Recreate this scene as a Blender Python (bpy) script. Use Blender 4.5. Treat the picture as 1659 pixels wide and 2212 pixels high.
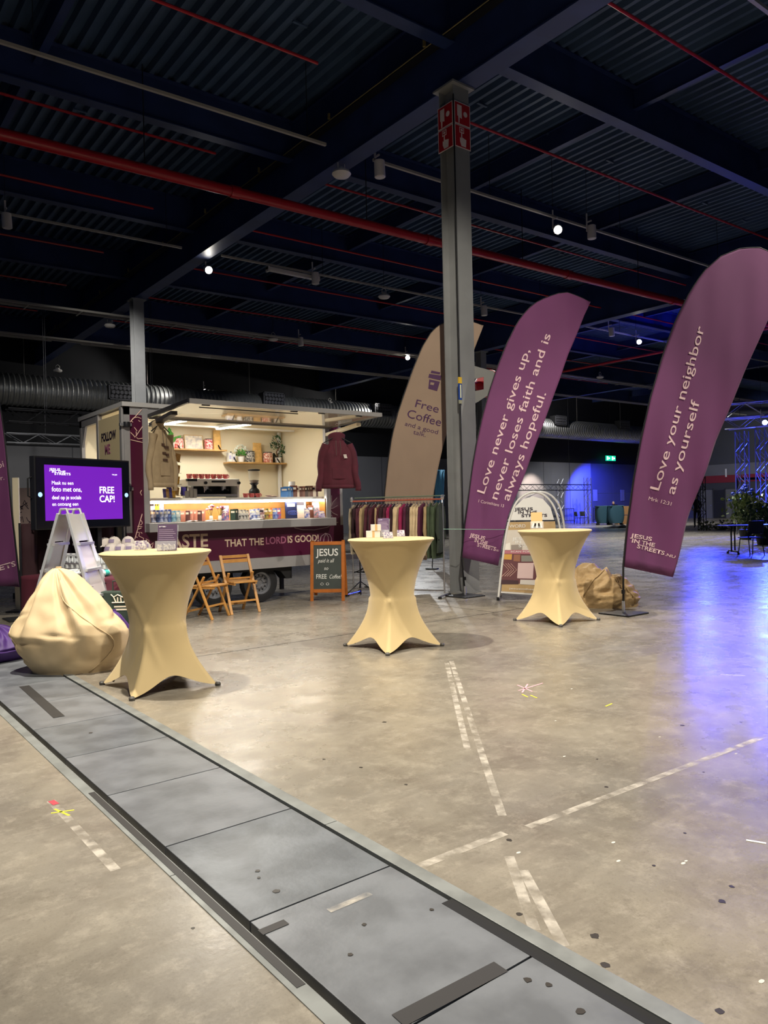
import bpy, math, random
from mathutils import Vector, Matrix
random.seed(7)
S=bpy.context.scene; COL=S.collection; PI=math.pi; R=math.radians
for o in list(bpy.data.objects): bpy.data.objects.remove(o)
# ---------------------------------------------------------------- camera
# x runs along the roof beams, y along the girder and the floor trench, z up; metres
FPX,IW,IH=1620.0,1659,2212
CAM=Vector((0,0,1.40)); YAW,PIT,ROL=R(38),R(.25),R(1.33)
_f0=Vector((math.sin(YAW),math.cos(YAW),0)); _r0=Vector((math.cos(YAW),-math.sin(YAW),0)); _u0=Vector((0,0,1))
CF=_f0*math.cos(PIT)-_u0*math.sin(PIT); _u1=_u0*math.cos(PIT)+_f0*math.sin(PIT)
CR=_r0*math.cos(ROL)-_u1*math.sin(ROL); CU=_u1*math.cos(ROL)+_r0*math.sin(ROL)
cd=bpy.data.cameras.new('camera'); cam=bpy.data.objects.new('camera',cd); COL.objects.link(cam)
cam.matrix_world=Matrix(((CR.x,CU.x,-CF.x,CAM.x),(CR.y,CU.y,-CF.y,CAM.y),(CR.z,CU.z,-CF.z,CAM.z),(0,0,0,1)))
cd.sensor_fit='VERTICAL'; cd.sensor_height=36; cd.sensor_width=27; cd.lens=36*FPX/IH; cd.clip_start=.05; cd.clip_end=300
S.camera=cam
S.view_settings.view_transform='Standard'; S.view_settings.look='None'; S.view_settings.gamma=1
S.view_settings.use_curve_mapping=False; S.view_settings.exposure=0.0
def ray(px,py): return CF+CR*((px-IW/2)/FPX)-CU*((py-IH/2)/FPX)
def at_z(px,py,z=0): r=ray(px,py); return CAM+r*((z-CAM.z)/r.z)
def at_y(px,py,y): r=ray(px,py); return CAM+r*(y/r.y)
def at_x(px,py,x): r=ray(px,py); return CAM+r*(x/r.x)
def at_d(px,py,d): return CAM+ray(px,py)*d
# ---------------------------------------------------------------- world and hall lights
w=bpy.data.worlds.new('hall_dark'); S.world=w; w.use_nodes=True
w.node_tree.nodes['Background'].inputs[0].default_value=(.40,.55,.9,1); w.node_tree.nodes['Background'].inputs[1].default_value=.07
def spot(name,loc,aim,power,ang=60,blend=.35,col=(1,.93,.8),rad=.06):
    l=bpy.data.lights.new(name,'SPOT'); l.energy=power; l.spot_size=R(ang); l.spot_blend=blend; l.color=col; l.shadow_soft_size=rad
    o=bpy.data.objects.new(name,l); COL.objects.link(o); o.location=loc
    o.rotation_euler=(Vector(aim)-Vector(loc)).to_track_quat('-Z','Y').to_euler(); return o
WARM=(1,.925,.79)
spot('hall_spot_key',(1.2,6.9,7.9),(3.9,5.0,0),3700,62,.4,WARM,.07)
spot('hall_spot_front',(5.6,2.0,7.9),(5.3,3.4,0),1900,84,.5,WARM,.09)
spot('hall_spot_left',(.6,1.6,7.9),(1.6,3.4,0),1500,84,.6,WARM,.09)
spot('hall_spot_right',(10.4,1.4,7.9),(8.2,5.2,.5),1800,66,.5,WARM,.09)
spot('hall_spot_girder',(8.9,18.9,7.75),(6.0,8.2,0),900,50,.4,(1,.95,.86),.08)
spot('hall_spot_track',(14.3,11.4,7.75),(12.2,9.8,0),1700,80,.5,(1,.96,.88),.08)
spot('hall_spot_far',(21.2,25.1,7.75),(18,19,0),1500,80,.6,(.95,.98,1),.1)
spot('hall_spot_far_right',(27.3,17.6,7.75),(24,14,0),1500,80,.6,(1,.97,.9),.1)
spot('hall_spot_back',(40,27,7.9),(43,30,0),4200,100,.6,(.95,.97,1),.2)
spot('back_left_fill',(5,18.4,7.9),(9.5,30,2.0),2600,58,.7,(1,.97,.92),.1)  # added fill that lifts the far column and back wall, no fixture
spot('hall_spot_mid',(16,24.8,7.8),(21,35,1.0),2600,70,.7,(.95,.97,1),.1)
spot('hall_spot_mid_right',(28,17,7.8),(26,18,0),4200,110,.7,(.97,.98,1),.1)
BLUE=(.03,.05,1)
spot('blue_stage_wash',(34.8,16.2,5.0),(19.5,10.8,0),5200,62,.8,BLUE,.15)
spot('blue_stage_wash_side',(27,7.5,6.5),(17.5,8.5,0),1200,64,.9,BLUE,.15)
spot('blue_corner_wash',(46.3,33.6,3.6),(48.3,35.9,1.6),5200,110,.6,BLUE,.1)
spot('stage_lamp_white',(41.2,33.9,3.6),(41.6,35.9,2.4),900,70,.6,(1,.8,.66),.1)
spot('booth_fill',(1.4,.3,7.9),(9.0,9.8,2.4),4000,34,.7,WARM,.09)  # added fill for flags and column, set so the column's shadow stays hidden
spot('blue_tower_fill',(29.6,14.2,.25),(29.9,14.9,4),2200,80,.7,BLUE,.05)  # added blue fill to colour the left tower, no lamp stands here
spot('blue_tower_fill_right',(30.4,13.0,.25),(30.3,13.7,4),2200,80,.7,BLUE,.05)  # the same added blue fill for the right tower
spot('blue_stage_beam',(31.4,13.2,4.35),(9.5,3.6,0),1200,34,.9,BLUE,.12)
spot('blue_stage_beam_left',(31.6,17.4,4.6),(10,5.4,0),1400,30,.9,BLUE,.12)
spot('right_wall_fill',(50,20,7.6),(60,27,1.5),2600,80,.7,(.95,.97,1),.1)  # added fill to brighten the right wall and its doors
spot('duct_fill',(15,33.3,7.9),(8,34.9,6.4),500,80,.6,(1,.96,.9),.1)  # added fill to bring out the duct ribs, not a hall lamp
spot('duct_fill_mid',(27,33.3,7.9),(21,34.9,6.4),420,80,.6,(1,.96,.9),.1)  # added fill for the middle of the duct
spot('duct_fill_right',(40,33.0,7.9),(45,34.9,6.6),420,80,.6,(1,.97,.95),.1)  # added fill for the right end of the duct
spot('merchandise_spot',(.2,3.2,7.9),(3.1,9.8,1.3),2500,36,.7,WARM,.08)
spot('stage_lamp_floor',(38,30,6),(40,24,0),900,100,.6,(.8,.85,1),.1)
# ---------------------------------------------------------------- helpers
def lin(h):
    h=h.lstrip('#'); c=[int(h[i:i+2],16)/255 for i in (0,2,4)]
    return tuple(x/12.92 if x<=.04045 else ((x+.055)/1.055)**2.4 for x in c)
MATS={}
def mat(name,col,rough=.55,metal=0,noise=None,bump=None,emit=0,alpha=1,trans=0,spec=.5,sheen=0,col2=None,coat=0):
    if name in MATS: return MATS[name]
    m=bpy.data.materials.new(name); m.use_nodes=True; nt=m.node_tree; b=nt.nodes['Principled BSDF']
    c=lin(col) if isinstance(col,str) else col
    b.inputs['Base Color'].default_value=(*c,1); b.inputs['Roughness'].default_value=rough; b.inputs['Metallic'].default_value=metal
    b.inputs['Specular IOR Level'].default_value=spec; b.inputs['Alpha'].default_value=alpha
    b.inputs['Transmission Weight'].default_value=trans; b.inputs['Sheen Weight'].default_value=sheen; b.inputs['Coat Weight'].default_value=coat
    if emit: b.inputs['Emission Color'].default_value=(*c,1); b.inputs['Emission Strength'].default_value=emit
    tc=None
    if noise or bump: tc=nt.nodes.new('ShaderNodeTexCoord')
    if noise:
        n=nt.nodes.new('ShaderNodeTexNoise'); n.inputs['Scale'].default_value=noise[0]; n.inputs['Detail'].default_value=5
        nt.links.new(tc.outputs['Object'],n.inputs['Vector'])
        mx=nt.nodes.new('ShaderNodeMix'); mx.data_type='RGBA'
        c2=lin(col2) if col2 else tuple(x*(1-noise[1]) for x in c)
        mx.inputs[6].default_value=(*c,1); mx.inputs[7].default_value=(*c2,1)
        rp=nt.nodes.new('ShaderNodeMapRange'); rp.inputs[1].default_value=.38; rp.inputs[2].default_value=.62
        nt.links.new(n.outputs['Fac'],rp.inputs[0]); nt.links.new(rp.outputs[0],mx.inputs[0]); nt.links.new(mx.outputs[2],b.inputs['Base Color'])
    if bump:
        n=nt.nodes.new('ShaderNodeTexNoise'); n.inputs['Scale'].default_value=bump[0]; n.inputs['Detail'].default_value=4
        nt.links.new(tc.outputs['Object'],n.inputs['Vector'])
        bp=nt.nodes.new('ShaderNodeBump'); bp.inputs['Strength'].default_value=bump[1]; bp.inputs['Distance'].default_value=bump[2] if len(bump)>2 else .02
        nt.links.new(n.outputs['Fac'],bp.inputs['Height']); nt.links.new(bp.outputs[0],b.inputs['Normal'])
    MATS[name]=m; return m
def V(*a): return Vector(a)
class MB:
    def __init__(s): s.v=[]; s.f=[]
    def add(s,vs,fs):
        o=len(s.v); s.v+=[tuple(v) for v in vs]; s.f+=[tuple(i+o for i in f) for f in fs]; return s
    def bx(s,x0,x1,y0,y1,z0,z1):
        return s.add([(x0,y0,z0),(x1,y0,z0),(x1,y1,z0),(x0,y1,z0),(x0,y0,z1),(x1,y0,z1),(x1,y1,z1),(x0,y1,z1)],
          [(3,2,1,0),(4,5,6,7),(0,1,5,4),(1,2,6,5),(2,3,7,6),(3,0,4,7)])
    def box(s,c,d,M=None):
        a=[Vector((i*d[0]/2,j*d[1]/2,k*d[2]/2)) for k in (-1,1) for i,j in ((-1,-1),(1,-1),(1,1),(-1,1))]
        if M: a=[M@p for p in a]
        return s.add([p+Vector(c) for p in a],[(3,2,1,0),(4,5,6,7),(0,1,5,4),(1,2,6,5),(2,3,7,6),(3,0,4,7)])
    def bar(s,p,q,w,h,up=(0,0,1)):
        p,q=Vector(p),Vector(q); d=(q-p).normalized(); a=d.cross(Vector(up))
        if a.length<1e-4: a=d.cross(Vector((1,0,0)))
        a.normalize(); b=a.cross(d)
        vs=[t+a*(i*w/2)+b*(j*h/2) for t in (p,q) for i,j in ((-1,-1),(1,-1),(1,1),(-1,1))]
        return s.add(vs,[(0,1,2,3),(7,6,5,4),(4,5,1,0),(5,6,2,1),(6,7,3,2),(7,4,0,3)])
    def ring(s,pts,loops_closed=False): pass
    def tube(s,pts,r,n=8,cap=True,closed=False):
        pts=[Vector(p) for p in pts]; k=len(pts); o=len(s.v); a=None
        rr=r if isinstance(r,(list,tuple)) else [r]*k
        for i,p in enumerate(pts):
            d=(pts[(i+1)%k]-pts[i-1]) if closed else (pts[min(i+1,k-1)]-pts[max(i-1,0)])
            d.normalize()
            if a is None: a=d.cross(Vector((0,0,1))); a=a if a.length>.05 else d.cross(Vector((1,0,0)))
            else: a=a-d*a.dot(d)
            a.normalize(); b=d.cross(a)
            for j in range(n):
                t=2*PI*j/n; s.v.append(tuple(p+(a*math.cos(t)+b*math.sin(t))*rr[i]))
        for i in range(k if closed else k-1):
            for j in range(n):
                j2=(j+1)%n; i2=(i+1)%k
                s.f.append((o+i*n+j,o+i*n+j2,o+i2*n+j2,o+i2*n+j))
        if cap and not closed:
            s.f.append(tuple(o+j for j in reversed(range(n)))); s.f.append(tuple(o+(k-1)*n+j for j in range(n)))
        return s
    def lathe(s,prof,n=20,c=(0,0,0),ax=2,cap=True):
        o=len(s.v); c=Vector(c)
        for r_,z in prof:
            for j in range(n):
                t=2*PI*j/n; p=(r_*math.cos(t),r_*math.sin(t),z)
                if ax==0: p=(p[2],p[0],p[1])
                if ax==1: p=(p[1],p[2],p[0])
                s.v.append(tuple(Vector(p)+c))
        k=len(prof)
        for i in range(k-1):
            for j in range(n): j2=(j+1)%n; s.f.append((o+i*n+j,o+i*n+j2,o+(i+1)*n+j2,o+(i+1)*n+j))
        if cap and prof[0][0]>1e-5: s.f.append(tuple(o+j for j in reversed(range(n))))
        if cap and prof[-1][0]>1e-5: s.f.append(tuple(o+(k-1)*n+j for j in range(n)))
        return s
    def grid(s,fn,nu,nv,cu=False):
        o=len(s.v); nn=nu if cu else nu+1
        for i in range(nv+1):
            for j in range(nn): s.v.append(tuple(fn(j/nu,i/nv)))
        for i in range(nv):
            for j in range(nu):
                j2=(j+1)%nn; s.f.append((o+i*nn+j,o+i*nn+j2,o+(i+1)*nn+j2,o+(i+1)*nn+j))
        return s
    def prism(s,pts,ext):
        pts=[Vector(p) for p in pts]; e=Vector(ext); n=len(pts)
        return s.add(pts+[p+e for p in pts],[tuple(reversed(range(n))),tuple(range(n,2*n))]+[(i,(i+1)%n,n+(i+1)%n,n+i) for i in range(n)])
    def ell(s,c,d,n=12,m=8,M=None):
        c=Vector(c)
        def fn(u,v):
            a=2*PI*u; b=PI*v-PI/2; p=Vector((d[0]*math.cos(b)*math.cos(a),d[1]*math.cos(b)*math.sin(a),d[2]*math.sin(b)))
            return (M@p if M else p)+c
        return s.grid(fn,n,m,True)
    def xf(s,M): s.v=[tuple(M@Vector(p)) for p in s.v]; return s
    def sh(s,x,y,z): s.v=[(a+x,b+y,c+z) for a,b,c in s.v]; return s
    def obj(s,name,m,par=None,sm=0,bev=0,sol=0,sub=0,loc=None,rot=None):
        me=bpy.data.meshes.new(name); me.from_pydata(s.v,[],s.f); me.update()
        if m: me.materials.append(m)
        if sm:
            me.polygons.foreach_set('use_smooth',[True]*len(me.polygons))
            if sm>1: me.set_sharp_from_angle(angle=R(sm))
        o=bpy.data.objects.new(name,me); COL.objects.link(o)
        if par: o.parent=par
        if loc: o.location=loc
        if rot is not None: o.rotation_euler=(0,0,rot) if not hasattr(rot,'__len__') else rot
        if bev: b=o.modifiers.new('bevel','BEVEL'); b.width=bev; b.segments=2; b.limit_method='ANGLE'
        if sub: b=o.modifiers.new('subsurf','SUBSURF'); b.levels=sub; b.render_levels=sub
        if sol: b=o.modifiers.new('solid','SOLIDIFY'); b.thickness=sol; b.offset=0
        return o
def tag(o,label,cat,group=None,kind=None):
    o['label']=label; o['category']=cat
    if group: o['group']=group
    if kind: o['kind']=kind
    return o
def struct(o): o['kind']='structure'; return o
def thing(name,label,cat,loc=(0,0,0),rz=0,group=None):
    o=bpy.data.objects.new(name,None); COL.objects.link(o); o.empty_display_size=.1
    o.location=loc; o.rotation_euler=(0,0,rz); return tag(o,label,cat,group)
def dup(root,loc,rz=None,label=None,group=None):
    r=root.copy(); COL.objects.link(r); r.location=loc
    if rz is not None: r.rotation_euler=(0,0,rz)
    if label: r['label']=label
    if group: r['group']=group
    for ch in root.children:
        c=ch.copy(); COL.objects.link(c); c.parent=r
        for g in ch.children:
            d=g.copy(); COL.objects.link(d); d.parent=c
    return r
def text(name,body,size,m,par,M,sx=1,bold=0,align='LEFT',fn=None,ext=.0015,spc=1,shear=0):
    cu=bpy.data.curves.new(name,'FONT'); cu.body=body; cu.size=size; cu.offset=bold*size; cu.align_x=align; cu.extrude=ext; cu.resolution_u=3
    cu.space_character=spc; cu.shear=shear
    t=bpy.data.objects.new(name,cu); COL.objects.link(t)
    me=bpy.data.meshes.new_from_object(t); bpy.data.objects.remove(t); bpy.data.curves.remove(cu)
    for v in me.vertices:
        c=v.co; p=Vector((c.x*sx,c.y,c.z)); v.co=fn(M@p) if fn else M@p
    me.name=name; me.materials.clear(); me.materials.append(m)
    o=bpy.data.objects.new(name,me); COL.objects.link(o); o.parent=par; return o
def frame(o,xd,yd):           # matrix whose x/y axes are xd/yd at origin o
    xd=Vector(xd).normalized(); yd=Vector(yd); yd=(yd-xd*yd.dot(xd)).normalized(); z=xd.cross(yd)
    return Matrix(((xd.x,yd.x,z.x,o[0]),(xd.y,yd.y,z.y,o[1]),(xd.z,yd.z,z.z,o[2]),(0,0,0,1)))
ORD=['first','second','third','fourth','fifth','sixth','seventh','eighth','ninth','tenth']
# ---------------------------------------------------------------- shared materials
m_navy=mat('painted_steel_navy','#2a3a6a',.45,0,(1.5,.25))
m_deck=mat('roof_deck_navy','#4a6080',.5,0,(.8,.3))
m_red=mat('sprinkler_red','#b01822',.3)
m_conduit=mat('conduit_grey','#a9a49a',.4)
m_colgrey=mat('column_grey','#8b8c8c',.45,0,(3,.1))
m_black=mat('matt_black','#0c0c0e',.5)
m_dark=mat('dark_metal','#26262a',.4,.3)
m_alu=mat('aluminium','#c9c9cc',.32,.85,(12,.08))
m_white=mat('white_paint','#e9e7e2',.45)
m_fixture=mat('fixture_white','#d8d2cc',.5)
m_lamp=mat('lamp_glow',(1,.95,.85),.5,emit=60)
m_blamp=mat('lamp_glow_blue',(.25,.4,1),.5,emit=60)
m_cream=mat('cream_panel','#e6dabb',.5)
m_wine=mat('wine_panel','#4a1030',.35)
m_pink=mat('print_pink','#e9c3b4',.5)
m_ink=mat('print_dark','#22122a',.5)
m_beige_print=mat('print_beige','#c9b29a',.5)
m_rose=mat('print_rose','#9b5a76',.5)
m_truss=mat('truss_alu','#8f9095',.35,.8)
m_trussb=mat('truss_black','#1a1a1d',.4,.4)
# ================================================================ FLOOR
def floor_mat():
    m=bpy.data.materials.new('worn_concrete'); m.use_nodes=True; nt=m.node_tree; b=nt.nodes['Principled BSDF']; L=nt.links.new
    tc=nt.nodes.new('ShaderNodeTexCoord')
    def noise(sc,det=6,ro=.6,vec=None,dist=0):
        n=nt.nodes.new('ShaderNodeTexNoise'); n.inputs['Scale'].default_value=sc; n.inputs['Detail'].default_value=det; n.inputs['Roughness'].default_value=ro; n.inputs['Distortion'].default_value=dist
        L(vec or tc.outputs['Object'],n.inputs['Vector']); return n.outputs['Fac']
    def rng(x,a,c,d=0,e=1):
        r=nt.nodes.new('ShaderNodeMapRange'); r.inputs[1].default_value=a; r.inputs[2].default_value=c; r.inputs[3].default_value=d; r.inputs[4].default_value=e; L(x,r.inputs[0]); return r.outputs[0]
    def mix(f,a,c,bl='MIX'):
        x=nt.nodes.new('ShaderNodeMix'); x.data_type='RGBA'; x.blend_type=bl
        for s_,val in ((0,f),(6,a),(7,c)):
            if hasattr(val,'links'): L(val,x.inputs[s_])
            elif s_==0: x.inputs[0].default_value=val
            else: x.inputs[s_].default_value=(*lin(val),1)
        return x.outputs[2]
    mp=nt.nodes.new('ShaderNodeMapping'); mp.inputs['Scale'].default_value=(.35,2.2,1); L(tc.outputs['Object'],mp.inputs['Vector'])
    col=mix(rng(noise(.35),.35,.65),'#948b7b','#7d7870')
    col=mix(rng(noise(2.3,10,.74,None,.4),.42,.66,0,.62),col,'#675f55')
    col=mix(rng(noise(7,10,.8),.50,.70,0,.50),col,'#b6ad9e')
    col=mix(rng(noise(3.2,8,.7,mp.outputs[0]),.54,.72,0,.35),col,'#a89e90')
    col=mix(rng(noise(24,6,.75),.55,.72,0,.35),col,'#5e574d')
    col=mix(rng(noise(110,3,.6),.55,.75,0,.3),col,'#4c463e')
    vo=nt.nodes.new('ShaderNodeTexVoronoi'); vo.inputs['Scale'].default_value=1.5; L(tc.outputs['Object'],vo.inputs['Vector'])
    col=mix(rng(vo.outputs['Distance'],.02,.035,.6,0),col,'#2c2622')
    L(col,b.inputs['Base Color'])
    L(rng(noise(2.5,6),.3,.7,.20,.36),b.inputs['Roughness'])
    bp=nt.nodes.new('ShaderNodeBump'); bp.inputs['Strength'].default_value=.08; bp.inputs['Distance'].default_value=.01; L(noise(14,6),bp.inputs['Height']); L(bp.outputs[0],b.inputs['Normal'])
    return m
m_floor=floor_mat()
m_plate=mat('trench_plate_paint','#75787d',.42,0,(4.5,.30),(40,.06))
m_plate2=mat('trench_plate_paint_worn','#6c7075',.42,0,(6.1,.32),(40,.06))
m_edge=mat('edge_steel','#8b8e8c',.5,.2,(6,.3))
m_gap=mat('joint_black','#08080a',.8)
m_tape=mat('tape_dark','#2c2a2a',.6)
m_tapel=mat('tape_residue','#d9d0c2',.55,0,(9,.2))
nt=m_tapel.node_tree; tcn=nt.nodes.new('ShaderNodeTexCoord'); nn=nt.nodes.new('ShaderNodeTexNoise'); nn.inputs['Scale'].default_value=11; nn.inputs['Detail'].default_value=6; rr_=nt.nodes.new('ShaderNodeMapRange')
rr_.inputs[1].default_value=.40; rr_.inputs[2].default_value=.62; rr_.inputs[3].default_value=.05; rr_.inputs[4].default_value=.70
nt.links.new(tcn.outputs['Object'],nn.inputs['Vector']); nt.links.new(nn.outputs['Fac'],rr_.inputs[0]); nt.links.new(rr_.outputs[0],nt.nodes['Principled BSDF'].inputs['Alpha'])
TX0,TX1=1.10,1.88
fl=MB()
fl.add([(-30,-14,0),(TX0,-14,0),(TX0,44,0),(-30,44,0)],[(0,1,2,3)]); fl.add([(TX1,-14,0),(75,-14,0),(75,44,0),(TX1,44,0)],[(0,1,2,3)])
fl.add([(TX0,-14,0),(TX0,-14,-.06),(TX0,44,-.06),(TX0,44,0)],[(0,1,2,3)]); fl.add([(TX1,-14,0),(TX1,-14,-.06),(TX1,44,-.06),(TX1,44,0)],[(3,2,1,0)])
fl.add([(TX0,-14,-.06),(TX1,-14,-.06),(TX1,44,-.06),(TX0,44,-.06)],[(0,1,2,3)])
floor=struct(fl.obj('floor',m_floor))
pm=None
for k in range(-4,26):                                    # cover plates of the trench, one object each
    y0=1.57+.75*k+.004; 
    if pm is None: pm=MB().bx(1.19,1.80,0,.742,-.05,-.001).obj('cover_plate',m_plate,floor,bev=.002); o=pm
    else: o=pm.copy(); COL.objects.link(o)
    o.location=(0,y0,0)
    if k%3==1: o.data=o.data if k!=1 else o.data.copy(); 
    if k==1: pm2=o.data; pm2.materials[0]=m_plate2
    elif k%3==1 and k>1: o.data=pm2
for k in range(-2,10):
    y0=-2+2.4*k
    MB().bx(1.10,1.155,y0+.002,y0+2.398,-.05,.004).obj('edge_strip',m_edge,floor,bev=.0015)
    MB().bx(1.815,1.88,y0+.002,y0+2.398,-.05,.004).obj('edge_strip',m_edge,floor,bev=.0015)
MB().bx(1.765,1.814,-3,1.98,-.03,.0).obj('rubber_strip',m_gap,floor)
MB().bx(1.12,1.15,1.9,3.9,.0041,.0055).obj('dark_tape',m_tape,floor)
def fstrip(name,pts,w,m,h=.0012):
    for i in range(len(pts)-1):
        p,q=at_z(*pts[i]),at_z(*pts[i+1]); a=(q-p).normalized().cross(V(0,0,1))*(w/2); z=V(0,0,h); MB().add([p-a+z,q-a+z,q+a+z,p+a+z],[(3,2,1,0)]).obj(name,m,floor)
fstrip('dark_tape',[(52,1482),(128,1549)],.075,m_tape); fstrip('dark_tape',[(860,2205),(1082,2088)],.06,m_tape); fstrip('dark_tape',[(585,1998),(597,2008)],.10,m_tape)
fstrip('tape_residue',[(905,1872),(1090,1800)],.045,m_tapel); fstrip('tape_residue',[(1140,1787),(1659,1588)],.04,m_tapel)
for a in ([(965,1432),(1010,1620)],[(975,1428),(1085,1762)],[(1100,1850),(1155,2010)],[(1130,1880),(1218,2045)],[(110,1730),(250,1880)]): fstrip('tape_residue',a,.04,m_tapel,.0008)
fstrip('tape_residue',[(710,1968),(800,1930)],.03,m_tapel)
m_chalkp=mat('chalk_pink','#f0a9b4',.8); m_chalky=mat('chalk_yellow','#d9d23a',.8)
for a in ([(1118,1480),(1150,1494)],[(1120,1492),(1172,1476)],[(1140,1478),(1128,1496)]): fstrip('chalk_mark',a,.012,m_chalkp)
for a in ([(1128,1500),(1140,1506)],[(1146,1502),(1160,1508)],[(1308,1526),(1322,1520)],[(110,1757),(160,1750)],[(118,1748),(150,1762)]): fstrip('chalk_mark',a,.012,m_chalky)
fstrip('chalk_mark',[(110,1730),(122,1738)],.03,mat('chalk_red','#b0404c',.8))
fstrip('chalk_mark',[(1556,1457),(1610,1460)],.012,m_white); fstrip('chalk_mark',[(1612,1815),(1655,1822)],.014,m_white)
m_stain=mat('floor_stain','#37322d',.45); m_speck=mat('floor_speck','#cfcabf',.6); rs=random.Random(21)
for k,(px,py) in enumerate(((932,1965),(1122,1975),(1285,2022),(1307,2085),(1100,1815),(877,1695),(1560,1947),(1580,1915),(1412,1870),(1140,2117),(1185,2127),(1255,2185),(1555,2185),(557,1881),(559,1896),(597,1925),(757,2062),(787,1997),(196,1583),(417,2005),(780,1658),(1474,1567),(1520,1668),(1310,1700),(1290,1640),(1600,1560),(1480,1800),(700,1640),(640,1480),(830,1560))):
    q=at_z(px,py); r0=rs.uniform(.007,.016); MB().prism([q+V(r0*rs.uniform(.7,1.15)*math.cos(i*PI/5),r0*rs.uniform(.7,1.15)*math.sin(i*PI/5),-.0005) for i in range(10)],(0,0,.0013)).obj('floor_stain',m_stain,floor)
for px,py in ((1219,1634),(1336,1860),(1120,1842),(1325,1820),(1476,1865),(1482,1860),(1235,1488),(1200,1557),(1645,2120),(1590,1628),(1425,1592)):
    q=at_z(px,py); r0=rs.uniform(.003,.007); MB().prism([q+V(1.8*r0*math.cos(i*PI/4),r0*math.sin(i*PI/4),-.0005) for i in range(8)],(0,0,.0013)).obj('floor_speck',m_speck,floor)
for y in (6.90,12.2,17.5,22.8):                            # expansion joints
    MB().bx(1.9,70,y-.006,y+.006,-.01,.0012).obj('floor_joint',m_gap,floor)
for x in (7.2,12.5,17.8,23.1): MB().bx(x-.005,x+.005,6.9,40,-.01,.0012).obj('floor_joint',m_gap,floor)
# ================================================================ WALLS
m_wallg=mat('wall_grey','#77777a',.7,0,(.7,.08)); m_wallk=mat('wall_black','#15161a',.8); m_walld=mat('wall_dark_grey','#4a4b50',.7,0,(.5,.12))
wb=struct(MB().bx(-30,48.6,36,36.3,0,4.55).bx(48.6,60,36,36.3,0,.02).obj('wall_back',m_wallg))
MB().bx(-30,60,36.05,36.4,4.55,10).obj('upper_cladding',m_wallk,wb)
for k in range(4): MB().bx(48.62+2.85*k,51.45+2.85*k,36,36.3,0,2.2).obj('wall_panel',m_walld,wb); MB().bx(48.62+2.85*k,51.45+2.85*k,36,36.3,2.22,4.55).obj('wall_panel',m_walld,wb)
for k in range(17): MB().bx(-2+3*k,-1.97+3*k,35.985,36.02,0,4.55).obj('wall_seam',m_walld,wb)
wr=struct(MB().bx(60,60.3,-14,36,0,2.9).bx(60,60.3,-14,36,3.5,10).obj('wall_right',m_walld))
MB().bx(59.97,60.28,-14,36,2.9,3.5).obj('red_band',mat('band_red','#8a2a33',.6),wr)
MB().bx(59.95,60.28,-14,36,3.5,4.4).obj('grey_fascia',m_wallg,wr)
# ================================================================ CEILING
def yb(y0,x): return y0-.028*(x-8.6)
cb=MB(); P_=.26; x=-8.0; vs=[]
while x<60:
    vs+=[(x,9.86),(x+.11,9.86),(x+.145,9.74),(x+.225,9.74)]; x+=P_
nv=len(vs); cb.add([(a,1.5,z) for a,z in vs]+[(a,36.3,z) for a,z in vs],[(i,i+1,nv+i+1,nv+i) for i in range(nv-1)])
ceil=struct(cb.obj('ceiling',m_deck))
def ibeam(p,q,w,h,tf,tw):        # I-section whose bottom centre runs p -> q
    p,q=Vector(p),Vector(q); b=MB(); z=V(0,0,1)
    b.bar(p+z*tf/2,q+z*tf/2,w,tf); b.bar(p+z*(h-tf/2),q+z*(h-tf/2),w,tf); b.bar(p+z*(h/2),q+z*(h/2),tw,h-2*tf); return b
for xg in (8.64,23.8,38.9): ibeam((xg,1.5,8.2),(xg,36.2,8.2),.38,1.5,.03,.26).obj('girder',m_navy,ceil)
for y0 in (3.9,8.87,13.85,18.85,23.8,28.8,33.8):
    ibeam((-8,yb(y0,-8),8.9),(60,yb(y0,60),8.9),.24,.84,.022,.05).obj('roof_beam',m_navy,ceil)
for xm in (3.45,13.45,18.4,28.6,33.6,44,49):
    ibeam((xm,1.5,9.3),(xm,36,9.3),.13,.44,.012,.02).obj('bracing_beam',m_navy,ceil)
for y0 in (10.9,15.9,20.9):
    for k in range(16): MB().bar((-2+2.2*k,y0,9.72),(-1.72+2.2*k,y0,9.72),.05,.03).obj('deck_bracket',m_deck,ceil)
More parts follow.
